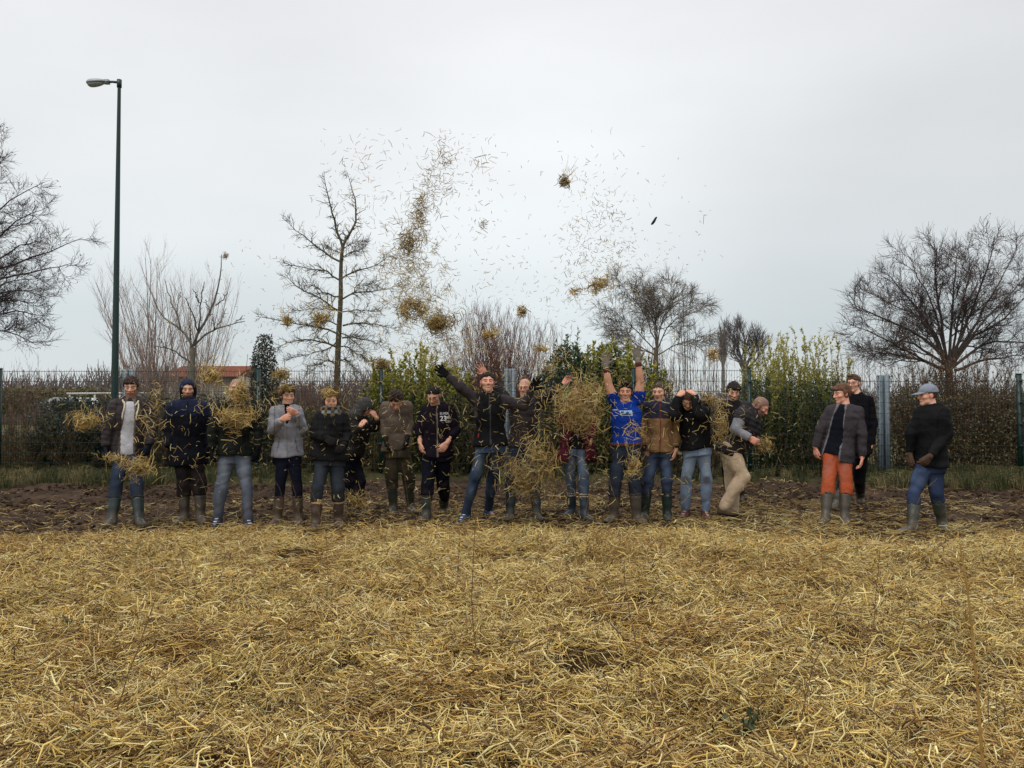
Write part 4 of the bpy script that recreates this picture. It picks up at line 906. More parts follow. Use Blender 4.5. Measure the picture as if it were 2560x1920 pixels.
HAND_MODES = {
    'open': dict(sp=.26, cur=(.05, .10), th=.9), 'relaxed': dict(sp=.08, cur=(.35, .55), th=.45), 'fist': dict(sp=.03, cur=(1.1, 1.3), th=.2), 'cup': dict(sp=.05, cur=(.45, .8), th=.35)}
def hand_field(p, W, tip, nrm, mode, thumb, off=0.0, sc=1.0):
    """W wrist; nrm palm normal (palm side); thumb +1/-1 along cross(dir, nrm)"""
    D = unit(tip - W); nrm = unit(nrm - (nrm @ D) * D); Sd = np.cross(D, nrm) * thumb; m = HAND_MODES[mode]; k = .98 * p.s * sc
    segs = []
    pl = .088 * k
    lens = [.072, .080, .074, .058]
    for i, (o, l) in enumerate(zip((.030, .010, -.011, -.031), lens)):
        a0 = W + D * pl * (1 - .05 * abs(i - 1)) + Sd * o * k; ang = (1.4 - i) * m['sp'] * .75
        d0 = unit(D * math.cos(ang) + Sd * math.sin(ang)); c1, c2 = m['cur'][0] * (1 + .12 * i), m['cur'][1] * (1 + .15 * i)
        d1 = unit(d0 * math.cos(c1) + nrm * math.sin(c1)); d2 = unit(d0 * math.cos(c1 + c2) + nrm * math.sin(c1 + c2))
        a1 = a0 + d1 * l * k * .52; a2 = a1 + d2 * l * k * .48
        segs += [(W + D * pl * .5 + Sd * o * k * .8, a0, .012, .0105), (a0, a1, .0102, .0092), (a1, a2, .0092, .0078)]
    t0 = W + D * .022 * k + Sd * .022 * k; ta = m['th']; d = unit(D * math.cos(ta) + Sd * math.sin(ta) + nrm * .25); t1 = t0 + d * .048 * k; d2 = unit(d + D * .45 + nrm * .1); t2 = t1 + d2 * .040 * k
    segs += [(t0, t1, .0155, .0115), (t1, t2, .0112, .009)]
    Rm = np.stack([D, nrm, Sd], 1); pc = W + D * pl * .55
    def f(P):
        d = ell(P, pc, (.056 * k + off, .0165 * k + off, .044 * k + off), Rm)
        for i, (a, b, ra, rb) in enumerate(segs): d = smin(d, cone(P, a, b, ra * k + off, rb * k + off), .006)
        return d
    return f, [s_[1] for s_ in segs] + [W]

def build_person(spec):
    p = setup(spec); J = p.J; s = p.s
    kn = getattr(p, 'kn', 1.0)
    # ---- body: one continuous figure under the clothes
    bare = getattr(p, 'bare', ''); body = Geo(); build_head(p, body)
    tf = torso_field(p, -.022, t_lo=-.02)
    al = getattr(p, 'arm', 1.0)
    def fb(P):
        d = tf(P)
        for a in 'ab':
            k = 1.0 if a in bare else .62
            d = smin(d, cone(P, J['n'] - p.U * .05, J['s' + a], .06 * s * k, .054 * s * k), .04)
            d = smin(d, cone(P, J['s' + a], J['e' + a], .056 * s * k, .044 * s * k, lambda t: .007 * np.sin(t * 3.1)), .03)
            d = smin(d, cone(P, J['e' + a], J['w' + a], .044 * s * k, .028 * s * k, lambda t: .007 * np.sin(np.clip(t * 1.6, 0, 1) * 3.1)), .012)
            d = smin(d, cone(P, J['h' + a], J['k' + a], .062 * s, .040 * s), .02)
            d = smin(d, cone(P, J['k' + a], J['a' + a], .040 * s, .030 * s, lambda t: .012 * np.sin(np.clip(t * 1.5, 0, 1) * 3.1)), .02)
            d = smin(d, cone(P, J['a' + a] - v3(0, 0, .03), J['a' + a] + p.foot[a] * .12 - v3(0, 0, .05), .034 * s, .026 * s), .02)
        return d
    for a in 'ab':
        ang = getattr(p, 'f' + a, 0)
        base_f = math.atan2(p.F[0], -p.F[1]); ang = math.radians(ang) + base_f
        p.__dict__.setdefault('foot', {})[a] = v3(math.sin(ang), -math.cos(ang), 0)
    allp = [J[k] for k in J]
    lo, hi = bounds(allp, .16); lo[2] = 0; hd_lo = None
    V, Q = snet(fb, lo, hi, .0105 if len(bare) > 1 else (.013 if bare else .02), 5)
    body.add(V, [Q], p.skin * np.array([.97, .93, .93]))
    # ---- hands
    gl = getattr(p, 'gloves', '')
    for a in 'ab':
        if 't' + a not in J: continue
        H = p.hand.get(a, {}) if hasattr(p, 'hand') else {}
        mode = H.get('m', 'relaxed'); nrm = v3(*H.get('n', (1 if a == 'a' else -1, .25, 0))); th = H.get('t', 1 if a == 'a' else -1)
        f, pts = hand_field(p, J['w' + a], J['t' + a], nrm, mode, th, .0)
        if a in gl:
            f2, pts = hand_field(p, J['w' + a], J['t' + a], nrm, mode, th, .0035, 1.05); cd = unit(J['e' + a] - J['w' + a]); cuff = (J['w' + a] + cd * .06)
            ff = lambda P, f2=f2, cuff=cuff, w=J['w' + a]: smin(f2(P), cone(P, w, cuff, .034, .039), .012)
            lo, hi = bounds(pts + [cuff], .045); V, Q = snet(ff, lo, hi, .0055)
            t = ((V - J['w' + a]) @ cd); gc = np.tile(p.glovecol, (len(V), 1))
            if getattr(p, 'cuffcol', None) is not None: gc = np.where(((t > .028))[:, None], p.cuffcol, gc)
            put('glove', V, Q, gc, 'knit', p)
        else:
            ff = lambda P, f=f, w=J['w' + a], e=J['e' + a]: smin(f(P), cone(P, w, w + (e - w) * .2, .0275 * s, .031 * s), .012)
            lo, hi = bounds(pts + [J['w' + a] + (J['e' + a] - J['w' + a]) * .15], .04); V, Q = snet(ff, lo, hi, .0050)
            body.add(V, [Q], p.skin * np.array([1.0, .88, .86]))
    bo = link('body', body.mesh('body', p.base), M['skin'], p.root)
    # ---- trousers
    tc1 = p.trousers; col = soft(tc1['col'], .36 if tc1.get('mat', 'denim') == 'denim' else .05, .78 if tc1['col'].max() < .3 else 1.05); slim = tc1.get('fit', 0.0) + .003; endt = tc1.get('end', .86); seed = int(abs(J['h'][0]) * 1000) % 997
    hipf = torso_field(p, .006 + slim * .5, t_lo=-.17, t_hi=.10)
    bh = p.boots.get('h', .36)
    def ft(P):
        d = hipf(P) 
        for a in 'ab':
            h, k, an = J['h' + a], J['k' + a], J['a' + a]; an2 = k + (an - k) * endt
            d1 = cone(P, h + (p.hc - h) * .12, k, .094 * s + slim, .066 * s + slim)
            d2 = cone(P, k, an2, .064 * s + slim, .050 * s + slim * 1.1, lambda t: .008 * np.sin(np.clip(t * 1.5, 0, 1) * 3.1))
            dl = smin(d1, d2, .02)
            if bh > .2:
                ax = unit(k - an); Lb = min(bh - .095, np.linalg.norm(k - an) * .93); dl = np.maximum(dl, -dot(P - (an + ax * (Lb - .035)).astype(np.float32), ax))
            d = smin(d, dl, .025)
        ft_ = creases(P * np.array([1, 1, .9], np.float32), seed + 5, 22, .012) + folds(P * np.array([1, 1, 1.1], np.float32), seed, 17, .0052 + tc1.get('wr', 0) * .6)
        kz = sum(np.exp(-((P - J[q].astype(np.float32)) ** 2).sum(1) / .012) for q in ('ka', 'kb')) + sum(np.exp(-((P - J[q].astype(np.float32)) ** 2).sum(1) / .012) for q in ('ha', 'hb')) * .7
        ft_ += folds(P * np.array([.9, .9, 1.4], np.float32), seed + 1, 24, 1) * .007 * np.clip(kz, 0, 1.5)
        zz = np.clip(1 - (P[:, 2] - .12) / .25, 0, 1); ft_ += folds(P * np.array([.9, .9, 1.5], np.float32), seed + 2, 28, 1) * .006 * zz
        d = d + ft_
        for a in 'ab':
            k, an = J['k' + a], J['a' + a]; ax = unit(an - k); L = np.linalg.norm(an - k)
        return d
    lo, hi = bounds([J[k] for k in ('ha', 'hb', 'ka', 'kb', 'aa', 'ab')] + [p.hc + p.U * .15], .17); lo[2] = max(lo[2], .02)
    V, Q = snet(ft, lo, hi, .0112)
    cc = np.tile(col, (len(V), 1)); fade = tc1.get('fade'); fade = None if fade is None else soft(fade, .34, .92)
    if fade is not None:
        m = 0
        for a in 'ab':
            h, k = J['h' + a], J['k' + a]; mid = h + (k - h) * .55
            q = V - mid; front = (q @ p.F); m = np.maximum(m, np.exp(-((q @ p.Rt) / .06) ** 2 - ((q @ unit(k - h)) / .20) ** 2) * (front > 0))
            q = V - (k + (J['a' + a] - k) * .4); m = np.maximum(m, .5 * np.exp(-((q @ p.Rt) / .04) ** 2 - ((q[:, 2]) / .12) ** 2) * ((q @ p.F) > 0))
        m = np.clip(m * (.8 + .35 * vn(V[:, 0] * 14, V[:, 1] * 14, V[:, 2] * 22, 5)), 0, 1)[:, None]; cc = cc * (1 - m) + fade * m
    for (jn, r_, c_) in tc1.get('patch', []):
        m = np.exp(-(((V - (J[jn] + p.F * .06)) ** 2).sum(1) / r_ ** 2) ** 2)[:, None] * .85; cc = cc * (1 - m) + c_ * m
    # mud splashed on the hems
    mud = np.clip(1.15 - V[:, 2] / .42 + .5 * vn(V[:, 0] * 18, V[:, 1] * 18, V[:, 2] * 18, 7), 0, 1)[:, None] * tc1.get('mud', .35); cc = cc * (1 - mud) + C(84, 68, 52) * mud
    # darker fly seam and pocket edges
    u = (V - p.hc) @ p.Rt; w = (V - p.hc) @ p.F; t = (V - p.hc) @ p.U
    seam = (np.abs(u) < .006) & (w > 0) & (t > -.10); seam |= (np.abs(np.abs(u) - (.10 + .35 * (.10 - t)) * s) < .005) & (w > 0) & (t > .0) & (t < .11); cc = np.where(seam[:, None], cc * .6, cc)
    tr = put('trousers', V, Q, cc, tc1.get('mat', 'denim'), p)
    if 'belt' in tc1:
        f_ = torso_field(p, .024, t_lo=tc1.get('beltt', .12), t_hi=tc1.get('beltt', .12) + .07)
        lo, hi = bounds([p.hc], .3); V, Q = snet(f_, lo, hi, .009); put('belt', V, Q, tc1['belt'], 'leather', p, tr)
    # ---- boots
    for a in 'ab':
        b = p.boots; k, an = J['k' + a], J['a' + a]; h_ = b.get('h', .36); fd = p.foot[a]; ax = unit(k - an); L = min(h_ - .095, np.linalg.norm(k - an) * .93)
        topp = an + ax * L; sole = an[2] - .095; heel = v3(an[0], an[1], sole + .050) - fd * .045; toe = v3(an[0], an[1], sole + .036) + fd * (.150 * s); ball = v3(an[0], an[1], sole + .040) + fd * .09
        sd = np.cross(v3(0, 0, 1), fd); tall = h_ > .2; rr = b.get('r', .068) * 1.05 * (s * .5 + .5)
        def fbt(P):
            q = P - an.astype(np.float32)
            d = cone(P, heel, ball, .046, .050); d = smin(d, cone(P, ball, toe, .050, .036), .02)
            d = smin(d, cone(P, an - v3(0, 0, .01), topp, .052 if tall else .055, rr if tall else .056, (lambda t: .004 * np.sin(t * 14 + 1) * (1 - t)) if tall else None), .035)
            d = np.maximum(d, sole - P[:, 2] + .002)
            d = np.maximum(d, dot(P - topp.astype(np.float32), ax))
            d = d + folds(P, seed + 9, 34, .0028)
            if tall: d = smax(d, -np.maximum(cone(P, an + ax * (L * .7), topp + ax * .05, rr - .007, rr - .007), dot(P - topp.astype(np.float32), -ax) - .04), .002)
            return d
        lo, hi = bounds([heel, toe, topp, an], .085); V, Q = snet(fbt, lo, hi, .0085)
        cc = np.tile(b['col'], (len(V), 1)); zr = V[:, 2] - sole
        mm = np.clip(1.1 - zr / .20 + .6 * vn(V[:, 0] * 16, V[:, 1] * 16, V[:, 2] * 16, 9), 0, 1)[:, None] * b.get('mud', .55); cc = cc * (1 - mm) + C(96, 80, 62) * mm
        if 'band' in b:
            m = (dot(V - topp, ax) > -.055)[:, None]; cc = np.where(m, b['band'], cc)
        if 'stripe' in b:
            dd = dot(V - topp, ax); m = ((dd > -.012) | ((dd < -.028) & (dd > -.040)))[:, None]; cc = np.where(m, b['stripe'], cc)
        if 'lace' in b:
            q = V - an; m = ((q @ fd > .02) & (np.abs(q @ sd) < .02) & (np.sin(zr * 260) > .3) & (zr > .055))[:, None]; cc = np.where(m, b['lace'], cc)
        so = (zr < .022)[:, None]; cc = np.where(so, b.get('sole', C(40, 34, 28)) * .8 + C(96, 80, 62) * .2, cc)
        put('boot' if tall else 'shoe', V, Q, cc, b.get('mat', 'rubber'), p)
    # ---- tops
    for layer in p.tops: build_top(p, layer, seed)
    build_hair(p, bo)
    for fn in getattr(p, 'extra', []): fn(p)
    return p

def build_top(p, L, seed):
    J, s = p.J, p.s; off = L.get('off', .02); hem = L.get('hem', -.12); sl = L.get('sleeve', 1.0); puff = L.get('quilt', 0)
    top_t = L.get('top', 1.02); tf = torso_field(p, off, t_lo=hem, t_hi=top_t, flare=L.get('flare', .03), belly=L.get('belly', 0.0))
    wr = L.get('wr', 1.0); bul = L.get('bulk', .012) * .8; open_w = L.get('open')
    arms = L.get('arms', 'ab')
    cuts = []
    def f(P):
        d = tf(P); dt = d.copy()
        if open_w:
            t = tcoord(p, P); u = dot(P - p.hc.astype(np.float32), p.Rt); w = dot(P - p.hc.astype(np.float32), p.F)
            c0, w0, c1, w1 = open_w                           # centre and half-width at hem, at neck
            tt = np.clip((t - hem) / (1 - hem), 0, 1); half = w0 + (w1 - w0) * tt; cen = c0 + (c1 - c0) * tt
            wedge = np.maximum(np.abs(u - cen) - half, .03 - w); d = smax(d, -wedge, .012)
        if hem > -.6:
            pass
        for a in 'ab':
            d = smin(d, cone(P, J['n'] - p.U * .045, J['s' + a] - p.U * .008, .050 * s + off * .9 - (.012 if L.get('under') else 0), (.050 if not L.get('under') else .030) * s + off * .9), .04)
            if a not in arms: 
                d = smin(d, cone(P, J['s' + a], J['s' + a] + (J['e' + a] - J['s' + a]) * .12, .056 * s + off, .05 * s + off), .03); continue
            e_, w_ = J['e' + a], J['w' + a]; sh = J['s' + a]
            if L.get('under'):
                dl = cone(P, sh - p.U * .03, sh + (e_ - sh) * .1, .040 * s, .040 * s)
            elif sl <= .5:
                end = sh + (e_ - sh) * (sl * 2); dl = cone(P, sh, end, .060 * s + off, .064 * s + off * .9)
                dl = np.maximum(dl, dot(P - end.astype(np.float32), unit(end - sh)))
            else:
                end = e_ + (w_ - e_) * min((sl - .5) * 2, .97)
                dl = cone(P, sh, e_, .060 * s + bul * 1.2, .050 * s + bul); dl = smin(dl, cone(P, e_, end, .050 * s + bul, .036 * s + bul), .02)
                dl = np.maximum(dl, dot(P - end.astype(np.float32), unit(end - e_)) - .002)
                el = np.exp(-((P - e_.astype(np.float32)) ** 2).sum(1) / .010); dl = dl + folds(P * np.array([1, 1, 1.6], np.float32), seed + 21, 30, .0075 * wr) * (.35 + el)
                if puff:
                    ax = unit(e_ - sh); dl = dl - puff * .7 * np.abs(np.sin(dot(P - sh.astype(np.float32), ax) * math.pi / .055))
            d = smin(d, dl, .010)
        t = tcoord(p, P); cw = np.where(np.abs(dt) < .06, 1.0, .55).astype(np.float32)
        d = d + creases(P * np.array([.9, .9, 1.2], np.float32), seed + 41, 19, .013 * wr) * cw
        d = d + folds(P * np.array([1, 1, .75], np.float32), seed + 31, 13, .0075 * wr) + folds(P * np.array([1, 1, 1.6], np.float32), seed + 33, 27, .0038 * wr)
        if puff: d = d - puff * np.abs(np.sin(t * p.tl * math.pi / .062)) ** .7 * 1.0
        if L.get('collar'):
            ch, cr_, sk = L['collar']; nk = J['n'] - p.U * .03; tp = J['n'] + unit(J['h'] - J['n']) * ch
            c = cone(P, nk, tp, cr_ + .012, cr_); c = np.maximum(c, dot(P - tp.astype(np.float32), unit(tp - nk))); c = smax(c, -np.maximum(cone(P, nk, tp + unit(tp - nk) * .05, cr_ - .012, cr_ - .012), -dot(P - J['n'].astype(np.float32), unit(tp - nk)) + .01), .004)
            if sk: c = smax(c, -np.maximum(np.abs(dot(P - tp.astype(np.float32), p.Rt)) - sk, -dot(P - tp.astype(np.float32), p.F)), .01)
            d = smin(d, c, .012)
        if L.get('hood') == 'down':
            hb = J['n'] - p.F * (.085) + p.U * .015
            for k in (-1, 0, 1): d = smin(d, cone(P, hb + p.Rt * .035 * k - p.U * .07 * (k == 0), hb + p.Rt * .085 * k + p.F * (.06 if k else 0) + p.U * .01, .040, .034), .03)
        return d
    pts = [J[k] for k in ('sa', 'sb', 'n')] + [p.hc + p.U * p.tl * hem, J['n'] + p.U * .08] + ([J[k + a] for a in arms for k in 'ew'] if sl > .5 else [J['e' + a] for a in arms])
    lo, hi = bounds(pts, .19); V, Q = snet(f, lo, hi, L.get('h', .0112))
    t = tcoord(p, V); u = (V - p.hc) @ p.Rt; w = (V - p.hc) @ p.F
    cc = np.tile(L['col'] if L.get('keep') else soft(L['col'], .06, .62 if L['col'].max() < .03 else .8), (len(V), 1))
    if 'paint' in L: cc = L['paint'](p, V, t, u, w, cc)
    if 'zip' in L:
        m = (np.abs(u - L.get('zipx', 0)) < .007) & (w > 0) & (t < .98); cc = np.where(m[:, None], L['zip'], cc)
    if L.get('mat') in ('shell', 'cloth') and not L.get('under') and L['name'] != 'tshirt':
        sm_ = (np.abs(t - hem - .022) < .007) | ((np.abs(np.abs(u) - .152 * s) < .005) & (t > .5)) | ((np.abs(t - .80 + np.abs(u) * .0) < .007) & (w > 0) & (np.abs(u) > .03)) & (seed % 2 == 0)
        pk = (np.abs(np.abs(u) - (.125 - .12 * (t - .12)) * s) < .006) & (w > 0) & (t > .10) & (t < .38); cc = np.where((sm_ | pk)[:, None], cc * .45, cc)
        cc = cc * (1 + .22 * vn(V[:, 0] * 7, V[:, 1] * 7, V[:, 2] * 5, 8) + .12 * vn(V[:, 0] * 25, V[:, 1] * 25, V[:, 2] * 18, 8))[:, None]
    if L.get('cuff') is not None:
        for a in arms:
            d_ = np.linalg.norm(V - J['w' + a], axis=1); cc = np.where((d_ < .062)[:, None], L['cuff'], cc)
    if L.get('edge') is not None and open_w:
        c0, w0, c1, w1 = open_w; tt = np.clip((t - hem) / (1 - hem), 0, 1); half = w0 + (w1 - w0) * tt; cen = c0 + (c1 - c0) * tt
        m = (np.abs(np.abs(u - cen) - half) < .016) & (w > .02) & (t < 1.05); cc = np.where(m[:, None], L['edge'], cc)
    o = put(L['name'], V, Q, cc, L.get('mat', 'cloth'), p)
    if L.get('label'): o['label'] = L['label']
    p.last_top = (V, Q, o)
    return o

def build_hair(p, bo):
    st = getattr(p, 'hair', 'short'); J = p.J
    if st in ('none', None, 'buzz'): return
    par = {'short': (.006, .004, .010), 'medium': (.011, .006, .004), 'thick': (.014, .009, -.002), 'buzz': (.004, .001, .012), 'slick': (.008, .005, .010)}[st.split('_')[0]]
    th, amp, cut = par; seed = int(abs(J['h'][0]) * 777) % 991
    def f(P):
        q = headq(p, P)
        d = ell(q, (0, -.014, .030), (.076 + th, .094 + th, .088 + th))
        x = q[:, 0]; c = (q[:, 1] - q[:, 2] * 1.0 + cut) * .7
        c = c - .006 * np.sin(x * 60 + seed) * (np.abs(x) < .05)
        c = np.maximum(c, -.075 - q[:, 2])
        n = folds(q * np.array([1, .5, .5], np.float32), seed, 210, amp) + folds(q, seed + 1, 70, amp * .8)
        c = (np.interp(q[:, 1], [-.10, -.03, .008, .022, .05, .08, .11], [-.075, -.05, -.026, .030, .050, .064, .070]).astype(np.float32) - q[:, 2]) * .8 + (.010 - cut) * -.35 + .004 * np.sin(x * 90 + seed)
        d = smax(d, c, .010) + n
        if st.endswith('_fringe'): d = smin(d, ell(q, (.0, .068, .072), (.058, .030, .022)) + n, .02)
        if st.endswith('_quiff'): d = smin(d, ell(q, (.0, .045, .105), (.050, .045, .022)) + n, .02)
        if st.endswith('_side'): d = smin(d, ell(q, (.02, .060, .088), (.060, .035, .020)) + n, .02)
        if st.endswith('_long'):
            for sx in (-1, 1): d = smin(d, cone(q, (sx * .070, -.02, .02), (sx * .078, .0, -.10), .022, .016) + n * 1.2, .02)
            d = smin(d, cone(q, (0, -.09, .0), (0, -.085, -.13), .05, .04) + n, .03)
        if st.endswith('_bun'): d = smin(d, ell(q, (0, -.10, .06), (.04, .035, .04)) + n, .012)
        return d * p.hs
    lo, hi = bounds([J['h']], .19); V, Q = snet(f, lo, hi, .0054)
    n = vn(V[:, 0] * 190, V[:, 1] * 190, V[:, 2] * 60, 4)[:, None]
    put('hair', V, Q, p.haircol * .95 * (1 + .6 * n), 'hair', p)
    # loose locks so that the outline is not smooth
    if amp > .001 and not getattr(p, 'nolocks', 0):
        r = np.random.default_rng(seed); m = 150; i = r.integers(0, len(V), m); q = V[i]; d = unit(q - J['h'] ) + r.normal(0, .5, (m, 3)) - p.HU * .2
        g = Geo(); L = r.uniform(.012, .03, (m, 1)); d = unit(d)
        P = np.stack([q - d * .006, q + d * L * .5, q + d * L + np.array([0, 0, -.35]) * L], 1); g.tubes(P, np.tile([[.0016, .0014, .0004]], (m, 1)), 3, p.haircol)
        link('locks', g.mesh('locks', p.base), M['hair'], p.root)

# ---- extras
def hood_up(col, inner=None, r=(.098, .108, .118), fc=(.072, .085), fcy=.115, mat='shell'):
    def fn(p):
        J = p.J
        def f(P):
            q = headq(p, P); d = ell(q, (0, -.016, .012), r)
            d = smin(d, cone(q, (0, -.03, -.07), ((J['n'] - J['h']) @ p.HM) / p.hs, .085, .10), .05)
            d = d + folds(q, 5, 40, .004)
            d = smax(d, -np.maximum(ell(q, (0, .09, -.012), (fc[0], .09, fc[1])), -q[:, 1] + .02), .012)
            inner_ = ell(q, (0, -.010, .012), (r[0] - .012, r[1] - .012, r[2] - .014)); 
            return smax(d, -np.where(q[:, 1] > -.02, inner_, 1), .004) * p.hs
        lo, hi = bounds([J['h'], J['n']], .19); V, Q = snet(f, lo, hi, .0068); q = headq(p, V)
        c = np.tile(col, (len(V), 1))
        if inner is not None: c = np.where((q[:, 2] > .03)[:, None], inner, c)
        put('hood', V, Q, c, mat, p)
    return fn
def glasses(p):
    g = Geo(); M3 = p.HM; o = p.J['h']; k = p.hs
    W_ = lambda a: o + M3 @ (np.array(a) * k)
    for sx in (-1, 1):
        t = np.linspace(0, 2 * math.pi, 15); ring = [W_((sx * .033 + .025 * math.cos(a), .102, .001 + .018 * math.sin(a))) for a in t]
        g.tubes([ring], [np.full(15, .0022)], 5, (.02, .02, .022)); g.tubes([[W_((sx * .058, .100, .006)), W_((sx * .080, .04, .006)), W_((sx * .082, -.01, .0))]], [[.002] * 3], 4, (.02, .02, .022))
    g.tubes([[W_((-.010, .104, .004)), W_((0, .108, .007)), W_((.010, .104, .004))]], [[.002] * 3], 5, (.02, .02, .022))
    link('glasses', g.mesh('glasses', p.base), M['plain'], p.root)
def scarf(cols):
    def fn(p):
        J = p.J; c = J['n'] + unit(J['h'] - J['n']) * .035; U = unit(J['h'] - J['n'])
        def f(P):
            q = P - c.astype(np.float32); z = dot(q, U); x = dot(q, p.Rt); y = dot(q, p.F); r = np.sqrt(x * x + y * y)
            d = np.sqrt((r - .080) ** 2 + (z * .75) ** 2) - .036; d = smin(d, np.sqrt((r - .095) ** 2 + ((z + .055) * .9) ** 2) - .038, .02)
            return d + folds(P, 77, 45, .007)
        lo, hi = bounds([c], .19); V, Q = snet(f, lo, hi, .0085); q = V - c
        a = np.arctan2(q @ p.Rt, q @ p.F); chk = (np.sin(a * 9) > 0).astype(int) + 2 * (np.sin((q @ U) * 90) > 0)
        put('scarf', V, Q, np.array(cols)[chk], 'knit', p)
    return fn
def cap(col):
    def fn(p):
        J = p.J
        def f(P):
            q = headq(p, P); d = ell(q, (0, -.014, .034), (.092, .110, .101)); d = smax(d, .030 - q[:, 2] - .10 * np.clip(-q[:, 1], -.02, .1) * -1 * 0 , .004)
            br = np.maximum(ell(q, (0, .085, .036), (.074, .095, .5)), np.abs(q[:, 2] - .040 + (q[:, 1] - .08) * .28 + 3.2 * q[:, 0] ** 2) - .004); br = np.maximum(br, .05 - q[:, 1]); d = smin(d, br, .006)
            d = smin(d, ell(q, (0, -.014, .130), (.009, .009, .006)), .003); return d * p.hs
        lo, hi = bounds([J['h']], .22); V, Q = snet(f, lo, hi, .0056); q = headq(p, V); c = np.tile(col, (len(V), 1)); sm_ = (np.abs(q[:, 0]) < .003) & (q[:, 2] > .05); c = np.where(sm_[:, None], col * .7, c)
        c = np.where((np.abs(np.arctan2(q[:, 0], q[:, 1] + .014) % (math.pi / 3)) < .03)[:, None] & (q[:, 2] > .05)[:, None], col * .78, c)
        put('cap', V, Q, c, 'cloth', p)
    return fn
def on_surface(p, W2, lift=.004):
    """project local (u,t) chest coordinates on to the last top"""
    V, Q, o = p.last_top; bvh = getattr(o, '_b', None) or BVHTree.FromPolygons([tuple(v) for v in V], [tuple(q) for q in Q.tolist()])
    out_ = []
    for u, t in W2:
        a = p.hc + p.Rt * u + p.U * t * p.tl + p.F * .6; h = bvh.ray_cast(Vector(a), Vector(-p.F))
        out_.append(np.array(h[0]) + p.F * lift if h[0] is not None else a - p.F * .45)
    return np.array(out_)
def text_decal(words, col, name='chest_print'):
    def fn(p):
        VV, FF, n = [], [], 0
        for body, u0, t0, size, bold in words:
            cu = bpy.data.curves.new('t', 'FONT'); cu.body = body; cu.size = size; cu.align_x = 'LEFT'; cu.resolution_u = 2; cu.offset = bold
            ob = bpy.data.objects.new('t', cu); S.collection.objects.link(ob); dg = bpy.context.evaluated_depsgraph_get(); me = bpy.data.meshes.new_from_object(ob.evaluated_get(dg))
            vs = np.array([v.co for v in me.vertices]); fs = [list(f.vertices) for f in me.polygons]
            bpy.data.objects.remove(ob); bpy.data.curves.remove(cu); bpy.data.meshes.remove(me)
            VV += [(u0 + v[0], t0 + v[1] / p.tl) for v in vs]; FF += [[i + n for i in f] for f in fs]; n += len(vs)
        W = on_surface(p, VV) - p.base; me = bpy.data.meshes.new(name); me.from_pydata(W.tolist(), [], FF)
        a = me.color_attributes.new('Col', 'FLOAT_COLOR', 'POINT'); a.data.foreach_set('color', np.tile([*col, 1], len(W)).astype(np.float32)); link(name, me, M['plain'], p.last_top[2])
    return fn
def patch(polys, name='chest_print'):
    """polys: (list of (u,t), colour), small flat prints laid on the cloth"""
    def fn(p):
        g = Geo()
        for k, (poly, col) in enumerate(polys):
            a, b, c_, d_ = [np.array(q) for q in poly[:4]]; nu, nv = 8, 5; G_ = []
            for i in range(nv + 1):
                for j in range(nu + 1): u_, v_ = j / nu, i / nv; G_.append((a * (1 - u_) + b * u_) * (1 - v_) + (d_ * (1 - u_) + c_ * u_) * v_)
            W = on_surface(p, G_, .004 + .002 * k); i = (np.arange(nv)[:, None] * (nu + 1) + np.arange(nu)[None]).ravel(); g.add(W, [np.stack([i, i + 1, i + nu + 2, i + nu + 1], 1)], col)
        link(name, g.mesh(name, p.base, False), M['plain'], p.last_top[2])
    return fn
def cords(col, us, t0, t1, r=.006, name='drawstring'):
    def fn(p):
        for u in us:
            W = on_surface(p, [(u + .008 * math.sin(k), t0 + (t1 - t0) * k / 6) for k in range(7)], .006)
            g = Geo().tubes([W], [np.full(7, r)], 6, col, cap=True); link(name, g.mesh(name, p.base), M['knit'], p.last_top[2])
    return fn
def lapel(col, pts_list, th=.012, name='lapel', mat='cloth'):
    def fn(p):
        J = p.J
        for pts in pts_list:
            W = on_surface(p, pts, .010); g = Geo().tubes([resample(W, 8)], [np.full(8, th)], 6, col, cap=True); link(name, g.mesh(name, p.base), M[mat], p.last_top[2])
    return fn
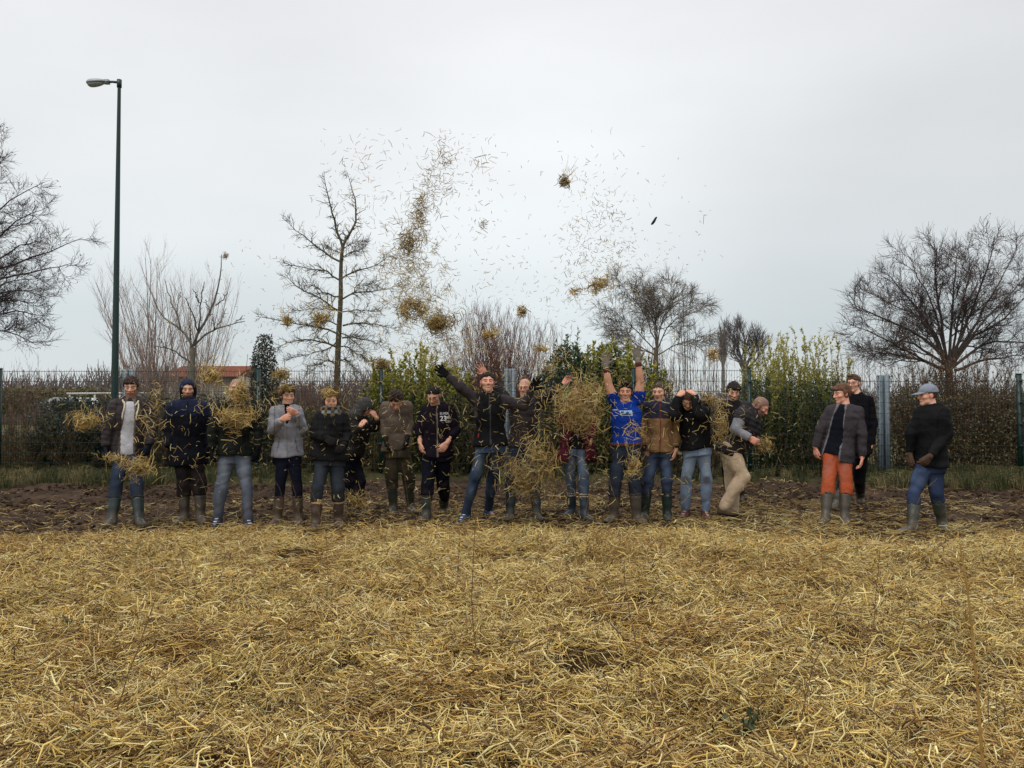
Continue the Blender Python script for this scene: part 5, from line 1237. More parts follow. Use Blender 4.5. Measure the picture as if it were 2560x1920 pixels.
# ------------------------------------------------------------------ the nineteen people, left to right
c1, c2, c3, c4, c5, c6, c7, c8 = (180, 900, 3.456), (640, 920, 3.77), (920, 900, 3.77), (1060, 880, 3.606), (1340, 880, 3.607), (1480, 840, 3.319), (1640, 900, 3.771), (1980, 900, 3.606)
BLK, NAVY, DGREY = C(30, 30, 33), C(28, 32, 50), C(52, 48, 50)
BOOTG, BOOTB, BOOTD = C(40, 52, 46), C(66, 58, 48), C(52, 54, 48)
BR, DBR = C(58, 42, 32), C(36, 27, 23)
def paint_split(tsplit, top, bot, sleeves=True, zsplit=None):
    def fn(p, V, t, u, w, cc):
        z = zsplit; m = (t > tsplit) & ((np.abs(u) < .40)); 
        cc = np.where(m[:, None], top, bot); return cc
    return fn
OPEN = dict(m='open', n=(0, -1, .1))
people = [
 dict(label='man in an open dark hooded jacket over a white t-shirt, first from the left', crop=c1, Y=10.2, yaw=-4, pitch=14, haircol=BR, hair='thick_fringe', beard=.75, thick=1.02,
  j=dict(h=(507, 232), n=(505, 350), sa=(382, 395), ea=(312, 590, -.02), wa=(292, 755, -.10), ta=(305, 880, -.13), sb=(628, 395), eb=(682, 585, -.02), wb=(668, 735, -.12), tb=(640, 850, -.16), ha=(418, 790), hb=(520, 790), ka=(385, 1080), kb=(560, 1080), aa=(350, 1370), ab=(578, 1370)),
  fa=-14, fb=16, gloves='ab', glovecol=C(36, 40, 52), cuffcol=C(44, 46, 58), trousers=dict(col=C(44, 60, 82), slim=.0, fade=C(66, 84, 108), end=.75, fit=.004), boots=dict(col=C(36, 48, 46), h=.37),
  tops=[dict(name='shirt', col=C(214, 212, 218), off=.014, hem=-.06, sleeve=.3, mat='knit', top=.98, wr=.35, under=True), dict(name='jacket', col=C(66, 60, 60), off=.026, hem=-.12, bulk=.020, open=(.0, .085, .0, .045), mat='shell', quilt=.006, hood='down', edge=C(100, 88, 82), cuff=C(52, 46, 46))],
  extra=[cords(C(222, 212, 186), (-.070, .085), .97, .62, .009), lapel(C(206, 196, 172), [[(-.088, 1.0), (-.075, .95), (-.05, .90)], [(.088, 1.0), (.075, .95), (.05, .90)]], .011, 'lining')]),
 dict(label='man in a dark navy hooded coat with the hood up, black trousers and muddy boots', crop=c1, Y=10.15, yaw=-2, pitch=6, haircol=DBR, hair='short', beard=.8, skin=C(196, 150, 124), wide=1.08, thick=1.1,
  j=dict(h=(1003, 255), n=(1000, 355), sa=(880, 408), ea=(838, 600), wa=(850, 745, -.05), ta=(850, 880, -.06), sb=(1130, 408), eb=(1178, 600), wb=(1178, 745, -.05), tb=(1172, 880, -.06), ha=(950, 830), hb=(1070, 830), ka=(962, 1075), kb=(1105, 1075), aa=(975, 1355), ab=(1110, 1355)),
  fa=-38, fb=12, gloves='ab', glovecol=C(26, 26, 28), trousers=dict(col=C(34, 28, 28), end=.7, fit=.008, mat='shell', mud=.4), boots=dict(col=BOOTB, h=.38, mud=.6),
  tops=[dict(name='coat', col=C(28, 30, 40), off=.036, hem=-.16, bulk=.026, mat='shell', wr=1.2, paint=lambda p, V, t, u, w, cc: np.where((t > .74)[:, None], C(28, 34, 54), cc), collar=(.055, .088, 0), zip=C(18, 18, 22))],
  extra=[hood_up(C(22, 24, 30), C(32, 40, 68), (.100, .108, .116), (.066, .088))]),
 dict(label='man in a dark jacket and grey blue jeans, his face behind a flying straw bundle', crop=c1, Y=9.75, yaw=0, pitch=2, haircol=C(60, 50, 44), hair='buzz', scalp=.6, wide=1.04,
  j=dict(h=(1422, 250), n=(1412, 375), sa=(1285, 430), ea=(1222, 610), wa=(1208, 765, -.05), ta=(1200, 900, -.06), sb=(1542, 430), eb=(1602, 610), wb=(1606, 765, -.05), tb=(1592, 900, -.08), ha=(1348, 815), hb=(1462, 815), ka=(1290, 1090), kb=(1512, 1090), aa=(1258, 1370, -.02), ab=(1522, 1385)),
  fa=-10, fb=8, gloves='ab', glovecol=C(24, 26, 28), cuffcol=C(34, 58, 80), trousers=dict(col=C(84, 96, 118), fade=C(132, 142, 158), end=.94, fit=.002, mud=.15), boots=dict(col=C(46, 54, 76), h=.13, mat='knit', lace=C(190, 190, 194), sole=C(150, 146, 136), mud=.25),
  tops=[dict(name='jacket', col=C(38, 42, 38), off=.024, hem=-.02, bulk=.018, mat='shell', wr=1.2, collar=(.05, .075, 0), zip=C(24, 26, 26))]),
 dict(label='woman in a pale grey jacket with her hands clasped at her chest', crop=c2, Y=9.95, s=.93, yaw=14, pitch=6, haircol=C(98, 66, 46), hair='thick_side', grin=1, hs=1.0,
  j=dict(h=(300, 262), n=(292, 365), sa=(185, 415), ea=(148, 590, -.06), wa=(238, 488, -.22), ta=(345, 445, -.27), sb=(395, 412), eb=(440, 580, -.05), wb=(382, 428, -.20), tb=(292, 395, -.26), ha=(245, 830), hb=(350, 830), ka=(228, 1120), kb=(388, 1120), aa=(200, 1425), ab=(400, 1415)),
  hand=dict(a=dict(m='cup', n=(.1, 1, -.1), t=1), b=dict(m='cup', n=(-.1, 1, .1), t=-1)), fa=-26, fb=6, trousers=dict(col=C(30, 32, 46), end=.72, fit=-.004, mat='cloth', mud=.2), boots=dict(col=C(78, 64, 50), h=.36, mud=.5, r=.062),
  tops=[dict(name='sweater', col=C(24, 24, 28), off=.012, hem=.2, sleeve=.2, mat='knit', under=True, top=1.05), dict(name='jacket', open=(0, -.07, 0, .035), col=C(158, 158, 166), off=.020, hem=-.02, bulk=.016, mat='shell', wr=1.1, collar=(.03, .078, .03), zip=C(126, 126, 134), flare=.05, paint=lambda p, V, t, u, w, cc: np.where((np.abs(t - .30) < .012)[:, None], C(132, 132, 140), cc))],
  ),
 dict(label='woman in a black padded jacket with a checked scarf and tan-topped boots', crop=c2, Y=9.65, s=.93, yaw=2, pitch=-2, haircol=C(70, 40, 32), hair='medium_long', grin=1, wide=1.1, thick=1.15,
  j=dict(h=(706, 322), n=(708, 425), sa=(600, 475), ea=(558, 640, -.03), wa=(650, 655, -.20), ta=(715, 700, -.25), sb=(815, 475), eb=(850, 640, -.02), wb=(832, 715, -.18), tb=(770, 800, -.25), ha=(632, 850), hb=(752, 850), ka=(585, 1135), kb=(775, 1135), aa=(562, 1450), ab=(780, 1430)),
  fa=-4, fb=6, gloves='ab', glovecol=C(36, 34, 34), hand=dict(a=dict(n=(0, 1, -.5)), b=dict(n=(-.4, 1, 0))), trousers=dict(col=C(48, 56, 66), fade=C(62, 72, 84), end=.72, fit=.008, mud=.3), boots=dict(col=C(74, 60, 52), h=.36, band=C(184, 154, 104), mud=.45, r=.066),
  tops=[dict(name='jacket', col=C(36, 36, 38), off=.032, hem=-.04, bulk=.024, mat='shell', wr=1.3, zip=C(20, 20, 22), quilt=.004)], extra=[scarf([C(124, 134, 140), C(70, 72, 60), C(44, 44, 42), C(120, 100, 72)])]),
 dict(label='hooded person in dark speckled trousers bending sideways with both hands at the head', crop=c2, Y=10.75, s=.93, yaw=70, pitch=48, haircol=C(64, 44, 34), hair='medium_long', front=68, bow=-.06,
  j=dict(h=(1030, 372), n=(950, 448), sa=(925, 490, -.16), ea=(945, 655, -.30), wa=(985, 548, -.36), ta=(1048, 462, -.30), sb=(985, 470, .16), eb=(1120, 560, .05), wb=(1135, 470, -.05), ta2=(0, 0), tb=(1092, 385, -.05), ha=(880, 815, -.07), hb=(930, 815, .09), ka=(872, 1075), kb=(985, 1075), aa=(905, 1350, .05), ab=(950, 1345, -.05)),
  hand=dict(a=dict(m='cup', n=(.5, .8, .2), t=1), b=dict(m='cup', n=(-.8, .4, 0), t=1)), fa=10, fb=14, trousers=dict(col=C(26, 26, 36), end=.9, fit=-.002, mat='cloth'), boots=dict(col=C(46, 46, 48), h=.14, mat='leather', mud=.5),
  tops=[dict(name='jacket', col=C(46, 42, 38), off=.026, hem=-.05, bulk=.022, mat='shell', wr=1.2)], extra=[hood_up(C(66, 66, 64), None, (.102, .120, .122), (.068, .088))]),
 dict(label='man in a taupe sweater and olive trousers with his head bowed, yellow glove cuffs', crop=c3, Y=10.9, yaw=2, pitch=50, haircol=C(58, 42, 34), hair='thick', hs=1.05, bow=-.02,
  j=dict(h=(265, 378, -.16), n=(265, 392, .02), sa=(166, 438), ea=(135, 605), wa=(165, 745, -.12), ta=(178, 890, -.16), sb=(366, 438), eb=(392, 605), wb=(368, 735, -.12), tb=(362, 880, -.16), ha=(222, 850), hb=(325, 850), ka=(222, 1110), kb=(382, 1110), aa=(240, 1385), ab=(402, 1375)),
  fa=-6, fb=10, gloves='ab', glovecol=C(44, 42, 38), cuffcol=C(212, 188, 70), trousers=dict(col=C(84, 76, 60), end=.72, fit=.010, mat='cloth', wr=.003, patch=[('ka', .1, C(60, 54, 44)), ('kb', .1, C(60, 54, 44))]), boots=dict(col=C(52, 56, 50), h=.38),
  tops=[dict(name='sweater', col=C(112, 98, 86), off=.018, hem=-.02, sleeve=.94, bulk=.016, mat='knit', wr=1.1)]),
 dict(label='man with glasses in a dark zipped hoodie printed with white letters and 23', crop=c3, Y=10.35, yaw=-14, pitch=30, haircol=C(30, 24, 24), hair='short', beard=.25, wide=1.12, thick=1.15,
  j=dict(h=(618, 338, -.06), n=(640, 440), sa=(540, 480), ea=(488, 650), wa=(490, 780, -.08), ta=(510, 925, -.14), sb=(762, 470), eb=(822, 655), wb=(745, 782, -.16), tb=(672, 885, -.22), ha=(592, 880), hb=(704, 880), ka=(562, 1170, -.08), kb=(712, 1170, .10), aa=(552, 1452), ab=(715, 1385)),
  fa=-16, fb=8, hand=dict(a=dict(n=(1, .4, 0)), b=dict(n=(-.5, .9, 0))), trousers=dict(col=C(28, 30, 40), end=.72, fit=.008, mat='cloth'), boots=dict(col=C(44, 56, 50), h=.37),
  tops=[dict(name='hoodie', col=C(40, 34, 44), off=.020, hem=-.06, sleeve=.78, bulk=.018, mat='knit', wr=1.0, zip=C(120, 108, 100), hood='down', zipx=.012)],
  extra=[glasses, text_decal([('SUPER', .048, .83, .040, .0006), ('23', .048, .70, .085, .002), ('DPI', .128, .745, .034, .0006), ('OR', .115, .655, .042, .0008)], C(214, 212, 212))]),
 dict(label='smiling man in a black jacket and blue jeans with both gloved arms flung wide', crop=c4, Y=9.9, yaw=6, pitch=-4, haircol=DBR, hair='slick', grin=1, beard=.18, skin=C(216, 160, 134),
  j=dict(h=(572, 272), n=(590, 378), sa=(478, 440), ea=(325, 318, -.03), wa=(212, 215, -.05), ta=(95, 105, -.06), sb=(712, 435), eb=(898, 485, -.05), wb=(968, 340, -.12), tb=(1050, 205, -.16), ha=(545, 830), hb=(662, 830), ka=(462, 1130), kb=(618, 1120), aa=(378, 1465), ab=(580, 1425)),
  hand=dict(a=dict(m='open', n=(.2, -1, .3), t=-1), b=dict(m='open', n=(.3, -1, .0), t=1)), fa=-22, fb=34, gloves='ab', glovecol=C(26, 25, 27), trousers=dict(col=C(48, 72, 108), fade=C(104, 132, 160), end=.93, fit=.0, mud=.12), boots=dict(col=C(40, 66, 96), h=.13, mat='knit', lace=C(196, 200, 204), sole=C(60, 80, 100), mud=.2),
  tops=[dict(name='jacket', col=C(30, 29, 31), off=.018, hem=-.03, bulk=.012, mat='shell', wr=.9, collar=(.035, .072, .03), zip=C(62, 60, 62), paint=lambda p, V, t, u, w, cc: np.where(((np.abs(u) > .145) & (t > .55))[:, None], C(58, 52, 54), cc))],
  extra=[patch([([(-.155, .14), (-.143, .14), (-.135, .22), (-.148, .22)], C(150, 34, 34))], 'zip_pull')]),
 dict(label='older man with glasses in a dark grey jacket, arms raised behind the smiling man', crop=c4, Y=10.6, yaw=-14, pitch=4, haircol=C(124, 92, 74), hair='buzz', scalp=.4, skin=C(214, 156, 134),
  j=dict(h=(908, 325), n=(905, 425), sa=(795, 475), ea=(672, 345, .12), wa=(555, 205, .10), ta=(498, 120, .10), sb=(1018, 465), eb=(1150, 380), wb=(1258, 290), tb=(1335, 195, .02), ha=(848, 850), hb=(950, 850), ka=(792, 1140), kb=(1000, 1140), aa=(775, 1450), ab=(1015, 1455)),
  hand=dict(a=dict(m='open', n=(0, -1, .2), t=-1), b=dict(m='cup', n=(0, -1, .2), t=1)), fa=-8, fb=14, trousers=dict(col=C(50, 60, 78), end=.72, fit=.004), boots=dict(col=C(40, 50, 50), h=.37),
  tops=[dict(name='jacket', col=C(64, 58, 58), off=.022, hem=-.03, bulk=.016, mat='shell', wr=1.0, collar=(.03, .075, .02), paint=lambda p, V, t, u, w, cc: np.where(((t > .82) | (np.abs(u) > .3))[:, None], C(42, 40, 44), cc))], extra=[glasses]),
 dict(label='person in a long burgundy coat and blue jeans, head and chest behind thick falling straw', crop=c5, Y=10.5, s=.94, yaw=0, pitch=6, haircol=C(70, 50, 38), hair='medium_long', thick=1.1,
  j=dict(h=(372, 352), n=(370, 445), sa=(272, 490), ea=(232, 610, -.05), wa=(262, 420, -.12), ta=(285, 300, -.14), sb=(468, 490), eb=(512, 640), wb=(500, 780, -.06), tb=(490, 880, -.08), ha=(312, 860), hb=(418, 860), ka=(310, 1130), kb=(428, 1130), aa=(328, 1432), ab=(438, 1462)),
  hand=dict(a=dict(m='open', n=(0, -1, 0), t=-1)), fa=-42, fb=32, gloves='a', glovecol=C(30, 116, 88), cuffcol=C(206, 200, 180), trousers=dict(col=C(72, 94, 124), fade=C(112, 136, 162), end=.72, fit=-.002, mud=.1), boots=dict(col=C(42, 54, 64), h=.34, stripe=C(206, 190, 150), mud=.15, sole=C(150, 140, 116), r=.062),
  tops=[dict(name='sweater', col=C(44, 40, 42), off=.012, hem=-.04, sleeve=.3, mat='knit', under=True), dict(name='coat', col=C(92, 34, 48), off=.030, hem=-.30, bulk=.020, mat='cloth', open=(.0, .11, .0, .03), flare=.14, wr=1.2)]),
 dict(label='smiling man in a royal blue t-shirt with both gloved hands straight up', crop=c5, Y=10.1, yaw=-2, pitch=2, haircol=C(42, 30, 26), hair='medium_quiff', grin=1, skin=C(200, 146, 118), bare='ab', wide=1.05,
  j=dict(h=(808, 362), n=(808, 460), sa=(700, 440), ea=(655, 290, .0), wa=(628, 128, -.02), ta=(636, -18, -.04), sb=(922, 430), eb=(942, 265, .0), wb=(918, 72, -.02), tb=(900, -60, -.04), ha=(762, 870), hb=(878, 870), ka=(712, 1180), kb=(888, 1185), aa=(702, 1475), ab=(905, 1480)),
  hand=dict(a=dict(m='open', n=(0, -1, 0), t=1), b=dict(m='open', n=(0, -1, 0), t=1)), fa=-34, fb=38, gloves='ab', glovecol=C(128, 120, 110), cuffcol=C(96, 56, 52), trousers=dict(col=C(44, 54, 72), fade=C(58, 70, 90), end=.72, fit=.006, mud=.4, belt=C(84, 44, 34), beltt=.06), boots=dict(col=C(78, 70, 60), h=.38, mud=.7, r=.072),
  tops=[dict(name='tshirt', col=C(24, 66, 168), off=.012, hem=.10, sleeve=.22, mat='cloth', wr=.8, top=.97, paint=lambda p, V, t, u, w, cc: np.where((((t > .80) & (np.abs(u) < .03)) | (t > .955))[:, None], C(20, 52, 136), cc))],
  extra=[patch([([(-.080, .835), (.072, .838), (.078, .715), (-.062, .725)], C(170, 200, 230)), ([(-.06, .82), (-.02, .815), (-.035, .78), (-.065, .785)], C(36, 60, 110)), ([(.0, .80), (.04, .805), (.03, .765), (-.005, .77)], C(60, 92, 150)), ([(-.05, .765), (.06, .762), (.062, .74), (-.045, .742)], C(36, 44, 70)), ([(-.165, .86), (-.09, .862), (-.09, .848), (-.165, .848)], C(214, 220, 230)), ([(-.150, .735), (-.10, .737), (-.10, .727), (-.150, .726)], C(214, 220, 230))])]),
 dict(label='man in a navy and tan jacket with arms hanging, right of the blue t-shirt', crop=c6, Y=10.35, yaw=-16, pitch=6, haircol=C(74, 60, 50), hair='short', beard=.15,
  j=dict(h=(556, 466), n=(565, 552), sa=(465, 592), ea=(432, 760), wa=(440, 915, -.04), ta=(452, 1040, -.06), sb=(664, 588), eb=(705, 760), wb=(695, 945, -.04), tb=(672, 1070, -.06), ha=(515, 940), hb=(610, 940), ka=(462, 1200), kb=(622, 1200), aa=(438, 1465), ab=(622, 1470)),
  fa=-6, fb=6, trousers=dict(col=C(50, 66, 96), fade=C(80, 100, 132), end=.72, fit=.0, mud=.3), boots=dict(col=C(36, 50, 46), h=.36, mud=.35),
  tops=[dict(name='jacket', col=C(148, 112, 74), off=.024, hem=-.05, bulk=.018, mat='shell', wr=1.1, collar=(.04, .078, .03), zip=C(104, 44, 32), cuff=C(28, 26, 30), hood='down', paint=lambda p, V, t, u, w, cc: np.where((V[:, 2] > (p.hc + p.U * p.tl * .66)[2])[:, None], C(42, 44, 58), cc))]),
 dict(label='woman in a black jacket and torn light blue jeans holding her bowed head', crop=c7, Y=10.25, s=.94, yaw=4, pitch=40, haircol=C(72, 52, 42), hair='medium_long', wide=1.05, thick=1.05,
  j=dict(h=(300, 375, -.10), n=(335, 432, .02), sa=(232, 475), ea=(165, 520, -.26), wa=(212, 338, -.20), ta=(285, 268, -.14), sb=(452, 455), eb=(402, 520, -.30), wb=(358, 325, -.20), tb=(298, 262, -.12), ha=(325, 840), hb=(452, 840), ka=(285, 1130), kb=(478, 1130), aa=(280, 1425), ab=(468, 1435)),
  hand=dict(a=dict(m='cup', n=(.4, .8, -.6), t=-1), b=dict(m='cup', n=(-.4, .8, -.6), t=1)), fa=-14, fb=10, trousers=dict(col=C(112, 142, 180), fade=C(158, 182, 208), end=.93, fit=.0, mud=.15, patch=[('ka', .055, C(92, 76, 64)), ('kb', .055, C(70, 60, 54))]), boots=dict(col=C(84, 40, 44), h=.13, mat='leather', lace=C(170, 150, 150), mud=.45),
  tops=[dict(name='jacket', col=C(32, 31, 33), off=.026, hem=.0, bulk=.024, mat='shell', wr=1.3)]),
 dict(label='laughing dark-haired man in a black jacket, mostly hidden behind the bending man', crop=c7, Y=11.4, yaw=8, pitch=20, haircol=C(40, 30, 26), hair='thick_fringe', beard=.8, grin=1, hs=1.05,
  j=dict(h=(732, 300), n=(715, 395), sa=(620, 440), ea=(585, 600), wa=(600, 740, -.05), sb=(825, 440), eb=(850, 600), wb=(835, 730), ha=(665, 780), hb=(765, 780), ka=(672, 1040), kb=(790, 1040), aa=(690, 1275, .6), ab=(795, 1275, .6)),
  trousers=dict(col=C(38, 36, 38), end=.72, mat='cloth'), boots=dict(col=BOOTG, h=.36),
  tops=[dict(name='jacket', col=C(34, 30, 32), off=.026, hem=-.05, bulk=.02, mat='shell', collar=(.03, .078, .03))]),
 dict(label='bearded man in a dark quilted vest, grey sleeves and beige trousers bending to the right', crop=c7, Y=10.4, yaw=82, pitch=38, haircol=C(58, 48, 44), hair='buzz', scalp=.75, beard=.95, front=84, bow=-.08, skin=C(214, 156, 132),
  j=dict(h=(985, 440, -.02), n=(890, 452), sa=(815, 520, -.19), ea=(748, 655, -.27), wa=(885, 735, -.30), ta=(968, 790, -.30), sb=(850, 500, .19), eb=(860, 690, .22), wb=(960, 760, .15), tb=(1020, 800, .08), ha=(690, 850, -.09), hb=(700, 850, .09), ka=(818, 1095, -.12), kb=(712, 1120, .12), aa=(640, 1395, -.10), ab=(730, 1440, .08)),
  hand=dict(a=dict(m='cup', n=(.3, .9, -.3), t=1), b=dict(m='cup', n=(0, -.6, -.5), t=1)), fa=0, fb=4, trousers=dict(col=C(196, 172, 142), end=.95, fit=.016, mat='cloth', wr=.006, mud=.25), boots=dict(col=C(74, 58, 44), h=.14, mat='leather', mud=.6),
  tops=[dict(name='sweatshirt', col=C(146, 146, 152), off=.010, hem=-.02, bulk=.014, mat='knit', wr=1.2), dict(name='vest', col=C(54, 50, 54), off=.030, hem=-.10, arms='', mat='shell', quilt=.010, wr=1.0, hood='down', collar=(.03, .085, .0))]),
 dict(label='man in orange trousers and an open grey jacket looking left', crop=c8, Y=10.25, yaw=-58, pitch=8, haircol=C(104, 74, 54), hair='thick_fringe', grin=1, front=-14, skin=C(220, 160, 134),
  j=dict(h=(448, 305), n=(478, 418), sa=(362, 455), ea=(258, 630), wa=(212, 790, -.02), ta=(218, 925, -.03), sb=(590, 460), eb=(632, 660), wb=(632, 880, -.02), tb=(615, 1005, -.04), ha=(350, 840), hb=(470, 840), ka=(325, 1140), kb=(488, 1150), aa=(302, 1420), ab=(470, 1415)),
  fa=-2, fb=20, trousers=dict(col=C(168, 76, 40), fade=C(176, 88, 50), end=.70, fit=.004, mat='cloth', mud=.0, wr=.003), boots=dict(col=C(74, 68, 58), h=.40, mud=.6, r=.070),
  tops=[dict(name='sweater', col=C(34, 36, 46), off=.016, hem=-.02, sleeve=.3, mat='knit', wr=.8, under=True), dict(name='jacket', col=C(74, 68, 72), off=.026, hem=-.16, bulk=.016, mat='knit', open=(-.045, .105, -.02, .045), edge=C(118, 114, 118), collar=(.0, .078, .05))]),
 dict(label='tall man with glasses and moustache in a black coat, behind the man in orange trousers', crop=c8, Y=11.5, yaw=-20, pitch=2, haircol=C(92, 66, 50), hair='medium_quiff', beard=.0, hs=1.03,
  j=dict(h=(555, 212), n=(588, 318), sa=(488, 370), ea=(440, 560), wa=(440, 720), sb=(690, 370), eb=(732, 570), wb=(714, 770, -.03), tb=(700, 865, -.05), ha=(540, 800), hb=(640, 800), ka=(485, 1060, -.1), kb=(605, 1080, .2), aa=(398, 1315, -.1), ab=(618, 1240, .55)),
  fa=-30, fb=6, trousers=dict(col=C(34, 33, 38), end=.75, mat='cloth', fit=.004), boots=dict(col=C(62, 62, 54), h=.30, mud=.5),
  tops=[dict(name='coat', col=C(32, 31, 35), off=.024, hem=-.10, bulk=.018, mat='cloth', collar=(.04, .080, .03))], extra=[glasses]),
 dict(label='man in a grey cap, black jacket and blue jeans walking at the far right', crop=c8, Y=9.5, yaw=-66, pitch=2, haircol=C(74, 58, 48), hair='short', nolocks=1, front=-38, grin=1, skin=C(218, 164, 140), wide=1.05,
  j=dict(h=(1222, 318), n=(1262, 432), sa=(1160, 480, .02), ea=(1085, 660, -.02), wa=(1062, 850, -.05), ta=(1055, 950, -.06), sb=(1352, 478, -.02), eb=(1392, 680, -.06), wb=(1245, 868, -.30), tb=(1150, 975, -.36), ha=(1190, 930, .02), hb=(1305, 930), ka=(1105, 1200), kb=(1300, 1205), aa=(1085, 1500), ab=(1355, 1470)),
  fa=-18, fb=50, gloves='ab', glovecol=C(84, 66, 54), hand=dict(b=dict(m='cup', n=(-.3, .8, 0), t=-1)), trousers=dict(col=C(42, 60, 96), fade=C(62, 84, 122), end=.72, fit=.002, mud=.15), boots=dict(col=C(54, 58, 50), h=.37, mud=.5),
  tops=[dict(name='jacket', col=C(30, 30, 32), off=.030, hem=-.07, bulk=.020, mat='shell', wr=1.1, collar=(.05, .082, 0), hood='down', flare=.05)], extra=[cap(C(128, 134, 146))]),
]
for sp_ in people:
    sp_['j'].pop('ta2', None)
    build_person(sp_)
# ------------------------------------------------------------------ straw in the air
rng = np.random.default_rng(23)
def air_clump(px, py, w, h, n, Y, label, lmax=.15, tail=None, dark=.0, rot=0, cup=.0, halo=.12):
    c = at(px, py, Y); k = Y / F_PX; W2, H2 = w * k / 2, h * k / 2; D2 = (W2 + H2) / 2 * .9
    q = rng.normal(size=(n, 3)); q /= np.linalg.norm(q, axis=1, keepdims=True); r = rng.uniform(0, 1, n) ** .5; r = np.where(rng.uniform(size=n) < halo, r + rng.uniform(0, .6, n), r); q *= r[:, None]
    wd = rng.normal(size=(7, 3)); wd /= np.linalg.norm(wd, axis=1, keepdims=True); wi = rng.integers(0, 7, n); ws = (rng.uniform(size=n) < .45) * rng.uniform(.2, 1.5, n) ** 1.3; q = q * np.where(ws > 0, .42, .85)[:, None] + wd[wi] * ws[:, None] * .85
    q *= 1 + .45 * vn(q[:, 0] * 1.7 + px, q[:, 1] * 1.7, q[:, 2] * 1.7 + py, 3)[:, None]; q[:, 2] += cup * (q[:, 0] ** 2) * 1.2 - cup * .3
    P = q * [W2, D2, H2]; a = math.radians(rot); P = np.stack([P[:, 0] * math.cos(a) - P[:, 2] * math.sin(a), P[:, 1], P[:, 0] * math.sin(a) + P[:, 2] * math.cos(a)], 1)
    D = np.cross(q + rng.normal(0, .25, (n, 3)), rng.normal(size=(n, 3))) + rng.normal(0, .25, (n, 3)) + np.array([.25, 0, 0]) * rng.choice([-1, 1], (n, 1)); 
    L = rng.uniform(.05, lmax * 1.1, n); g = Geo(); stalks(g, P + c, D, L, .0018 + .0038 * rng.uniform(0, 1, n) ** 2, rng, .25, cols=straw_cols(n, rng, dark + .10) * np.where(rng.uniform(size=(n, 1)) < .4, np.array([[.8, .68, .55]]), 1))
    if tail:                                       # long stalks trailing upwards
        m, tx, tz = tail; d = unit(np.array([tx, 0, tz]) + rng.normal(0, .28, (m, 3))); L = rng.uniform(.12, .30, m)
        P = rng.uniform(-.7, .7, (m, 3)) * [W2, D2, H2] + d * L[:, None] * .45; stalks(g, P + c, d, L, rng.uniform(.0015, .0028, m), rng, .2)
    o = link('straw_clump', g.mesh('straw_clump', c), M['straw_far'], None, c)
    o['kind'] = 'thing'; return tag(o, label, 'straw bundle', 'bundles of straw flying through the air', 'thing')
